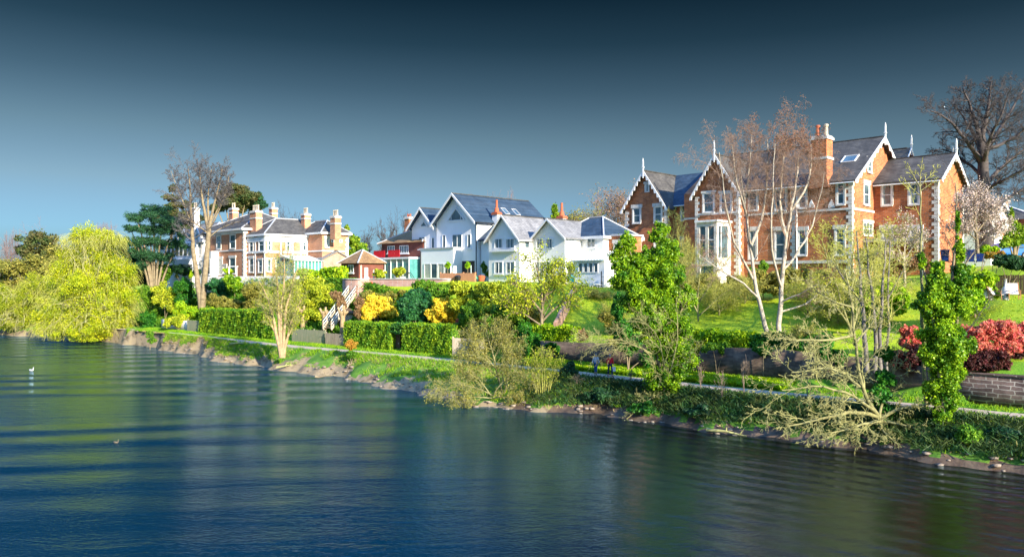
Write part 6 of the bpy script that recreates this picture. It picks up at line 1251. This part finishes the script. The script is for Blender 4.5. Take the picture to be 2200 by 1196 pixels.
for i, (px, py, ln, az, lab) in enumerate([(515, 768, 3.0, -20, 'driftwood log lying on the mud left of the multi-stemmed tree'), (700, 806, 2.2, 5, 'dark log at the waterline right of the multi-stemmed tree'), (752, 800, 1.0, 70, 'short stump standing at the waterline'), (1560, 922, 2.6, -25, 'pale driftwood branch on the shaded shoreline'), (2185, 988, 3.0, -38, 'pale fallen branch at the right edge of the bank'), (612, 790, 1.8, 10, 'pale driftwood on the mud below the multi-stemmed tree')]):
    Y = (CAMZ-.35)*F/(py-CY); x = PX(px, Y); z = max(.1, G(x, Y)); t = thing('driftwood', lab, 'log', (x, Y, z), R(az)); rr = random.Random(i)
    segs = []; p = np.array([x-ln/2*math.cos(R(az)), Y-ln/2*math.sin(R(az)), z+.15]); 
    for k in range(6):
        q = p+np.array([ln/6*math.cos(R(az)), ln/6*math.sin(R(az)), rr.uniform(-.08, .1)]); segs.append((*p, *q, .13-.015*k, .115-.015*k)); p = q
        if k in (2, 4): segs.append((*p, *(p+np.array([rr.uniform(-.4, .4), rr.uniform(-.4, .4), .5])), .06, .02))
    t.rotation_euler = (0, 0, 0); tubes('trunk', segs, M['twig_pale' if i not in (1, 2) else 'bark'], t, np.array(t.location), sides=7)
# ============================================================ terrace and garden things
def at(px, d): Y = YD(px, d); x = PX(px, Y); return x, Y, G(x, Y)
def loc(px, pyb, Y): return (PX(px, Y), Y, PZ(pyb, Y))
for i, (px, lab) in enumerate(((962, 'lollipop tree in a pot in front of the white garden doors'), (1005, 'lollipop tree in a pot in front of the dark porch'))):
    Y = 95.5; t = thing('standard_tree', lab, 'potted tree', loc(px, 600, Y)); H = PZ(570, Y)-PZ(600, Y); rg = np.random.default_rng(px)
    MB().lathe(0, 0, [(.2, 0), (.28, .4), (.3, .42), (.26, .44)], 10).build('pot', M['terracotta'], t, smooth=False); MB().tube([(0, 0, .4), (0, 0, H)], .035).build('trunk', M['bark'], t)
    pts, nn = blob_points([(0, 0, H, .42, .42, .4)], 1500, rg); leaves('crown', pts, nn, .09, M['lime'], t, rg=rg)
def garden_chair(px, Y, pyb, rz, label, m='trim', group=None):
    t = thing('garden_chair', label, 'chair', loc(px, pyb, Y), rz, group)
    MB().box(-.25, .25, -.25, .25, .42, .46).build('seat', M[m], t); b = MB(); 
    for i in range(5): b.box(-.24+i*.105, -.18+i*.105, .25, .29, .46, .9)
    b.box(-.26, .26, .24, .3, .88, .95); b.build('backrest', M[m], t)
    for x in (-.22, .22):
        for y in (-.22, .22): MB().bar((x, y, .42), (x*1.25, y*1.25, 0), .05).build('leg', M[m], t)
        MB().box(x-.03, x+.03, -.25, .27, .64, .68).build('armrest', M[m], t)
Yg = 84
t = thing('garden_table', 'round white plastic garden table at the corner of the terrace', 'table', loc(1278, 624, Yg)); MB().lathe(0, 0, [(.6, .7), (.62, .73), (.6, .75)], 16).build('tabletop', M['trim'], t)
for k in range(4): a = k*1.57+.7; MB().bar((math.cos(a)*.3, math.sin(a)*.3, .7), (math.cos(a)*.45, math.sin(a)*.45, 0), .06).build('leg', M['trim'], t)
garden_chair(1266, Yg, 623, R(60), 'white plastic garden chair left of the round table'); garden_chair(1290, Yg-.3, 625, R(-70), 'white plastic garden chair right of the round table'); garden_chair(1279, Yg+1.1, 620, R(0), 'white plastic garden chair behind the round table')
t = thing('railing', 'black iron garden railing beside the white table', 'railing', loc(1292, 624, 83.5), R(-38)); m = MB(); m.box(0, 3.2, -.02, .02, 1.5, 1.55); m.box(0, 3.2, -.02, .02, .15, .2); [m.box(i*.16-.01, i*.16+.01, -.01, .01, .2, 1.5) for i in range(21)]; m.build('bars', M['black'], t)
for i in range(3): MB().box(i*1.6-.04, i*1.6+.04, -.04, .04, 0, 2.1).build('post', M['black'], t)
t = thing('parasol', 'green folded tarpaulin parasol lying over a planter on the terrace', 'parasol', loc(1012, 603, 94)); MB().lathe(0, 0, [(1.0, .25), (.75, .55), (.35, .8), (.05, .9)], 12).build('canopy', M['tarp'], t); MB().tube([(0, 0, 0), (0, 0, 1.9)], .05).build('pole', M['wood_rail'], t)
for i, (px, py, m_, lab) in enumerate(((985, 606, 'black', 'black lidded barbecue on the terrace left of the green parasol'), (1226, 607, 'tarp_blue', 'turquoise tub on the terrace behind the leafy tree'), (1034, 606, 'terracotta', 'orange planter on the terrace right of the green parasol'))):
    t = thing('planter', lab, 'tub', loc(px, py-2, 94 if px < 1100 else 86)); MB().lathe(0, 0, [(.35, 0), (.48, .5), (.52, .55), (.5, .6), (.3, .62)], 12).build('tub', M[m_], t); MB().lathe(0, 0, [(.46, .623), (.3, .72), (.06, .76)], 12).build('lid', M[m_], t)
t = thing('garden_machine', 'small yellow machine with black handles beside the white house', 'machine', loc(856, 601, 101), R(-20)); MB().box(-.35, .35, -.3, .3, .5, 1.6).build('body', M['yellow'], t, bevel=.06); MB().box(-.12, .12, -.33, -.303, .9, 1.2).build('panel', M['black'], t); MB().box(-.5, .9, -.35, .35, .0, .45).build('base', M['lead'], t, bevel=.05)
for s in (-.25, .25): MB().tube([(.4, s, .3), (1.6, s, 1.0), (2.2, s, .2)], .04).build('handle', M['black'], t)
for i, (px, py) in enumerate(((803, 600), (825, 600), (776, 602))):
    t = thing('post', ['pale post left of the golden clipped bush', 'pale post right of the golden clipped bush', 'tall thin pale post by the bungalow corner'][i], 'post', loc(px, py+2, 101)); MB().box(-.09, .09, -.09, .09, -.2, 1.25 if i < 2 else 2.0).build('shaft', M['wood_pale'], t); MB().prism([(-.12, 1.253 if i < 2 else 2.003), (.12, 1.253 if i < 2 else 2.003), (0, 1.4 if i < 2 else 2.15)], -.12, .12).build('cap', M['wood_pale'], t)
# villa terrace pergola frame
t = thing('pergola', 'white pergola frame on the terrace of the orange brick villa', 'pergola', loc(492, 596, 124.5), R(-35)); 
for x in (0, 2.0): MB().box(x-.07, x+.07, -.07, .07, 0, 1.7).build('post', M['trim'], t)
MB().box(-.3, 2.3, -.08, .08, 1.703, 1.85).build('beam', M['trim'], t)
# deck chairs and fire bowl
def deck_chair(px, Y, pyb, rz, label):
    t = thing('deck_chair', label, 'deck chair', loc(px, pyb, Y), rz); m = MB()
    s = MB(); s.add([(-.3, -.45, .40), (.3, -.45, .40), (.3, .1, .34), (-.3, .1, .34), (-.3, -.45, .36), (.3, -.45, .36), (.3, .1, .30), (-.3, .1, .30)], [(0,1,2,3), (7,6,5,4), (0,4,5,1), (1,5,6,2), (2,6,7,3), (3,7,4,0)]); s.build('seat', M['canvas'], t)
    s = MB(); s.bar((0, .12, .36), (0, .62, 1.12), .6, .07); s.build('backrest', M['canvas'], t)
    for x in (-.34, .34):
        MB().bar((x, -.6, .02), (x, .68, 1.18), .05, .07) if False else None
        MB().bar((x, .1, .32), (x, .66, 1.18), .05, .07).build('back_frame', M['teak'], t); MB().bar((x, -.5, .38), (x, .3, .30), .05, .07).build('side_rail', M['teak'], t)
        MB().bar((x, -.5, .62), (x, .45, .66), .08, .04).build('armrest', M['teak'], t); MB().bar((x, -.42, .64), (x, -.5, 0), .05).build('leg', M['teak'], t); MB().bar((x, .3, .64), (x, .35, 0), .05).build('leg', M['teak'], t)
deck_chair(2140, 54.5, 644, R(35), 'teak deck chair with pale canvas, left of the metal fire bowl'); deck_chair(2178, 54, 643, R(-25), 'teak deck chair with pale canvas, right of the metal fire bowl')
t = thing('fire_bowl', 'dark metal garden burner between the two deck chairs', 'burner', loc(2160, 645, 54.3)); MB().lathe(0, 0, [(.2, .0), (.24, .1), (.24, .8), (.14, .95), (.09, 1.0), (.09, 1.5), (.14, 1.52)], 12).build('body', M['lead'], t, smooth=True); MB().box(-.1, .1, -.26, -.23, .3, .5).build('grate', M['black'], t)
for i, px in enumerate((2117, 2127)): t = thing('sack', ['pale garden bag left of the deck chairs', 'second pale garden bag nearest the deck chairs'][i], 'bag', loc(px, 646, 55)); MB().lathe(0, 0, [(.22, 0), (.26, .2), (.24, .7), (.12, .85), (.18, .95)], 9).build('body', M['canvas'], t, smooth=True)
for i, px in enumerate((2085, 2106, 2030)):
    t = thing('wheelie_bin', ['navy bin hidden by the ivy wrapped trunk', 'navy wheelie bin left of the blue car', 'navy bin behind the ivy, far left of the bins'][i], 'bin', loc(px, 564, 67), R(-30)); MB().add([(-.26, -.3, .08), (.26, -.3, .08), (.26, .3, .08), (-.26, .3, .08), (-.34, -.38, 1.0), (.34, -.38, 1.0), (.34, .38, 1.0), (-.34, .38, 1.0)], [(3,2,1,0), (4,5,6,7), (0,1,5,4), (1,2,6,5), (2,3,7,6), (3,0,4,7)]).build('body', M['navy'], t)
    MB().prism([(-.4, 1.004), (.38, 1.004), (.38, 1.06), (-.38, 1.12)], -.36, .36, 'x').build('lid', M['navy'], t)
    for s in (-.3, .3): mb = MB(); mb.lathe(0, 0, [(.1, -.03), (.1, .03)], 10); o = mb.build('wheel', M['black'], t); o.rotation_euler = (0, R(90), 0); o.location = (s, .36, .1)
def car():
    Y = 71; t = thing('parked_car', 'blue hatchback parked at the top right behind the garden', 'car', loc(2160, 556, Y), R(8)); L = 2.1
    pf = [(-2.1,.35),(-2.12,.62),(-2.0,.82),(-1.25,.95),(-.75,1.36),(-.3,1.47),(.7,1.47),(1.35,1.3),(1.85,.98),(2.08,.9),(2.12,.45),(2.05,.3),(-2.0,.28)]
    b = MB(); n = len(pf); ws = [.80 if z < 1.0 else .62 for x, z in pf]
    A = [(x, -w_, z) for (x, z), w_ in zip(pf, ws)]; B = [(x, w_, z) for (x, z), w_ in zip(pf, ws)]; b.add(A+B, [tuple(range(n)), tuple(reversed(range(n, 2*n)))]+[(i, n+i, n+(i+1) % n, (i+1) % n) for i in range(n)]); b.build('body', M['car_blue'], t, bevel=.05)
    for sg in (-1, 1):
        for q in ([(-1.0,1.0),(-.62,1.32),(.0,1.38),(.0,1.0)], [(.08,1.0),(.08,1.38),(.75,1.36),(1.25,1.18),(1.3,1.0)]):
            y = [sg*(.83-(z-.95)*.42) for x, z in q]; m = MB(); k = len(q); m.add([(x, yy, z) for (x, z), yy in zip(q, y)]+[(x, yy-sg*.04, z) for (x, z), yy in zip(q, y)], [tuple(range(k)), tuple(reversed(range(k, 2*k)))]+[(i, k+i, k+(i+1) % k, (i+1) % k) for i in range(k)]); m.build('window', M['glass'], t)
        for x in (-1.3, 1.3):
            o = MB().lathe(0, 0, [(.31, -.1), (.33, -.06), (.33, .06), (.31, .1)], 18).build('wheel', M['black'], t); o.rotation_euler = (R(90), 0, 0); o.location = (x, sg*.76, .32); MB().lathe(0, 0, [(.2, -.115), (.2, .115)], 12).build('rim', M['lead'], o)
        MB().box(-2.13, -1.95, sg*.6-.12, sg*.6+.12, .62, .74).build('headlight', M['trim'], t); MB().box(1.98, 2.12, sg*.62-.1, sg*.62+.1, .7, .86).build('tail_light', M['red_paint'], t)
        MB().box(-.85, -.65, sg*.92-.08, sg*.92+.08, .98, 1.1).build('mirror', M['car_blue'], t)
car()
# ============================================================ walkers
def skin(name, nodes, edges, m, parent, sub=2):
    me = bpy.data.meshes.new(name); me.from_pydata([n[:3] for n in nodes], edges, []); me.materials.append(m); o = link(bpy.data.objects.new(name, me), parent)
    md = o.modifiers.new('skin', 'SKIN'); md.use_smooth_shade = True
    for i, n in enumerate(nodes):
        s = me.skin_vertices[0].data[i]; s.radius = (n[3], n[4] if len(n) > 4 else n[3]); s.use_root = (i == 0)
    sb = o.modifiers.new('sub', 'SUBSURF'); sb.levels = sub; sb.render_levels = sub; return o
def walker(px, d, label, rz, jm, tm, sm, hm, stride, bag=False, hgt=1.0):
    x, y, z = at(px, d); t = thing('person', label, 'person', (x, y, z+.02), rz); t.scale = (hgt,)*3
    s = stride; J = dict(pel=(0,0,.95), chest=(0,0,1.28), neck=(0,0,1.48), head=(0,-.01,1.63), hl=(.10,0,.92), hr=(-.10,0,.92), kl=(.11,-.06-s*.5,.50), kr=(-.11,.05+s*.3,.50), al=(.11,-s,.09), ar=(-.11,s,.12),
        sl=(.19,0,1.42), sr=(-.19,0,1.42), el=(.27,.06+s*.3,1.14), er=(-.27,.06-s*.3,1.14), wl=(.28,-.06+s*.3,.92), wr=(-.28,-.10-s*.3,.92))
    g = lambda k, r, r2=None: (*J[k], r, r2 or r)
    nodes = [g('pel', .13, .10), g('chest', .14, .10), g('neck', .05), g('head', .085, .10), (0, -.015, 1.73, .06, .07), g('hl', .085), g('kl', .058), g('al', .04), (J['al'][0], J['al'][1]-.16, .04, .035), g('hr', .085), g('kr', .058), g('ar', .04), (J['ar'][0], J['ar'][1]-.16, .05, .035),
             g('sl', .055), g('el', .042), g('wl', .028), (J['wl'][0], J['wl'][1]-.02, J['wl'][2]-.09, .03, .018), g('sr', .055), g('er', .042), g('wr', .028), (J['wr'][0], J['wr'][1]-.02, J['wr'][2]-.09, .03, .018)]
    E = [(0,1),(1,2),(2,3),(3,4),(0,5),(5,6),(6,7),(7,8),(0,9),(9,10),(10,11),(11,12),(1,13),(13,14),(14,15),(15,16),(1,17),(17,18),(18,19),(19,20)]
    for a, ww in ((16, J['wl']), (20, J['wr'])):         # fingers and thumb
        for k in range(5):
            i = len(nodes); off = -.022+.011*k
            if k < 4: nodes.append((ww[0]+off*.3, ww[1]-.03+off, ww[2]-.155+abs(k-1.5)*.008, .008)); nodes.append((ww[0]-math.copysign(.012, ww[0]), ww[1]-.035+off, ww[2]-.185+abs(k-1.5)*.008, .007)); E += [(a, i), (i, i+1)]
            else: nodes.append((ww[0]-math.copysign(.02, ww[0]), ww[1]-.06, ww[2]-.10, .009)); E.append((a, i))
    skin('body', nodes, E, M['skin'], t, 2)
    skin('jacket', [g('pel', .175, .13), (0, 0, 1.1, .16, .125), g('chest', .185, .135), (0, 0, 1.43, .12, .1), g('sl', .085), g('el', .068), (*[(J['wl'][i]*.85+J['el'][i]*.15) for i in range(3)], .052), g('sr', .085), g('er', .068), (*[(J['wr'][i]*.85+J['er'][i]*.15) for i in range(3)], .052)], [(0,1),(1,2),(2,3),(2,4),(4,5),(5,6),(2,7),(7,8),(8,9)], M[jm], t)
    skin('trousers', [(0,0,.93,.15,.115), g('hl', .105), g('kl', .078), (J['al'][0], J['al'][1], .12, .062), g('hr', .105), g('kr', .078), (J['ar'][0], J['ar'][1], .14, .062)], [(0,1),(1,2),(2,3),(0,4),(4,5),(5,6)], M[tm], t)
    for k in ('al', 'ar'): skin('shoe', [(J[k][0], J[k][1]+.04, .06, .052), (J[k][0], J[k][1]-.08, .045, .05, .04), (J[k][0], J[k][1]-.19, .04, .045, .035)], [(0,1),(1,2)], M[sm], t)
    skin('hair', [(0, .02, 1.75, .085, .09), (0, .06, 1.66, .085, .07), (0, .06, 1.58, .06, .04)], [(0,1),(1,2)], M[hm], t)
    f = MB(); f.lathe(0, 0, [(.006, -.004), (.011, 0), (.006, .004)], 6)
    for sx in (-.032, .032): o = MB().lathe(0, 0, [(.005, -.006), (.012, 0), (.005, .006)], 8).build('eye', M['black'], t); o.location = (sx, -.103, 1.665); o.rotation_euler = (R(90), 0, 0)
    MB().prism([(-.012, 1.615), (.012, 1.615), (0, 1.66)], -.128, -.095).build('nose', M['skin'], t); MB().box(-.025, .025, -.108, -.098, 1.585, 1.592).build('mouth', M['red_paint'], t)
    for sx in (-.09, .09): MB().lathe(sx, 0, [(.012, 1.62), (.02, 1.65), (.012, 1.68)], 6).build('ear', M['skin'], t)
    return t
for nme, c in (('skin', (.55,.33,.24)), ('jacket_red', (.75,.015,.035)), ('jacket_grey', (.55,.56,.60)), ('jeans', (.02,.10,.26)), ('trousers_dark', (.025,.05,.09)), ('shoe_pink', (.7,.12,.1)), ('shoe_dark', (.05,.05,.06)), ('hair_grey', (.42,.40,.38)), ('hair_blond', (.5,.42,.3)), ('carrier', (.78,.78,.80))):
    M[nme] = mat(nme, c, tuple(q*.8 for q in c), scale=9, rough=.7)
walker(1311, .15, 'walker in a red jacket and dark trousers carrying a white bag', R(15), 'jacket_red', 'trousers_dark', 'shoe_pink', 'hair_grey', .16, hgt=1.03)
walker(1280, .55, 'walker in a pale grey jacket and blue jeans, behind the red jacket', R(-25), 'jacket_grey', 'jeans', 'shoe_dark', 'hair_blond', .14, hgt=.97)
x, y, z = at(1311, .15); t = thing('carrier_bag', 'white carrier bag hanging from the hand of the red jacketed walker', 'bag', (x+.30, y-.12, z+.42)); MB().add([(-.12,-.05,0),(.12,-.05,0),(.12,.05,0),(-.12,.05,0),(-.15,-.03,.36),(.15,-.03,.36),(.15,.03,.36),(-.15,.03,.36)], [(3,2,1,0),(4,5,6,7),(0,1,5,4),(1,2,6,5),(2,3,7,6),(3,0,4,7)]).build('body', M['carrier'], t, bevel=.02); MB().tube([(-.06, 0, .36), (0, 0, .45), (.06, 0, .36)], .01, 5).build('handle', M['carrier'], t)
# river birds
def bird(px, py, label, m, s, cat='bird', name='swan'):
    Y = CAMZ*F/(py-CY); x = PX(px, Y); t = thing(name, label, cat, (x, Y, 0), R(160)); t.scale = (s,)*3
    skin('body', [(0,0,.12,.13,.11), (.25,0,.12,.12,.1), (.45,0,.2,.04), (-.2,0,.14,.10,.09), (-.3,0,.25,.045), (-.28,0,.42,.035), (-.34,0,.52,.045), (-.43,0,.5,.015)], [(0,1),(1,2),(0,3),(3,4),(4,5),(5,6),(6,7)], M[m], t)
    for sg in (-.1, .1): skin('wing', [(-.1, sg, .18, .05, .03), (.2, sg*.9, .2, .05, .025), (.42, sg*.5, .23, .02)], [(0,1),(1,2)], M[m], t, 1)
bird(68, 797, 'white water bird swimming near the left edge', 'trim', .85); bird(250, 952, 'small brown duck on the open water', 'bark', .5, name='duck')
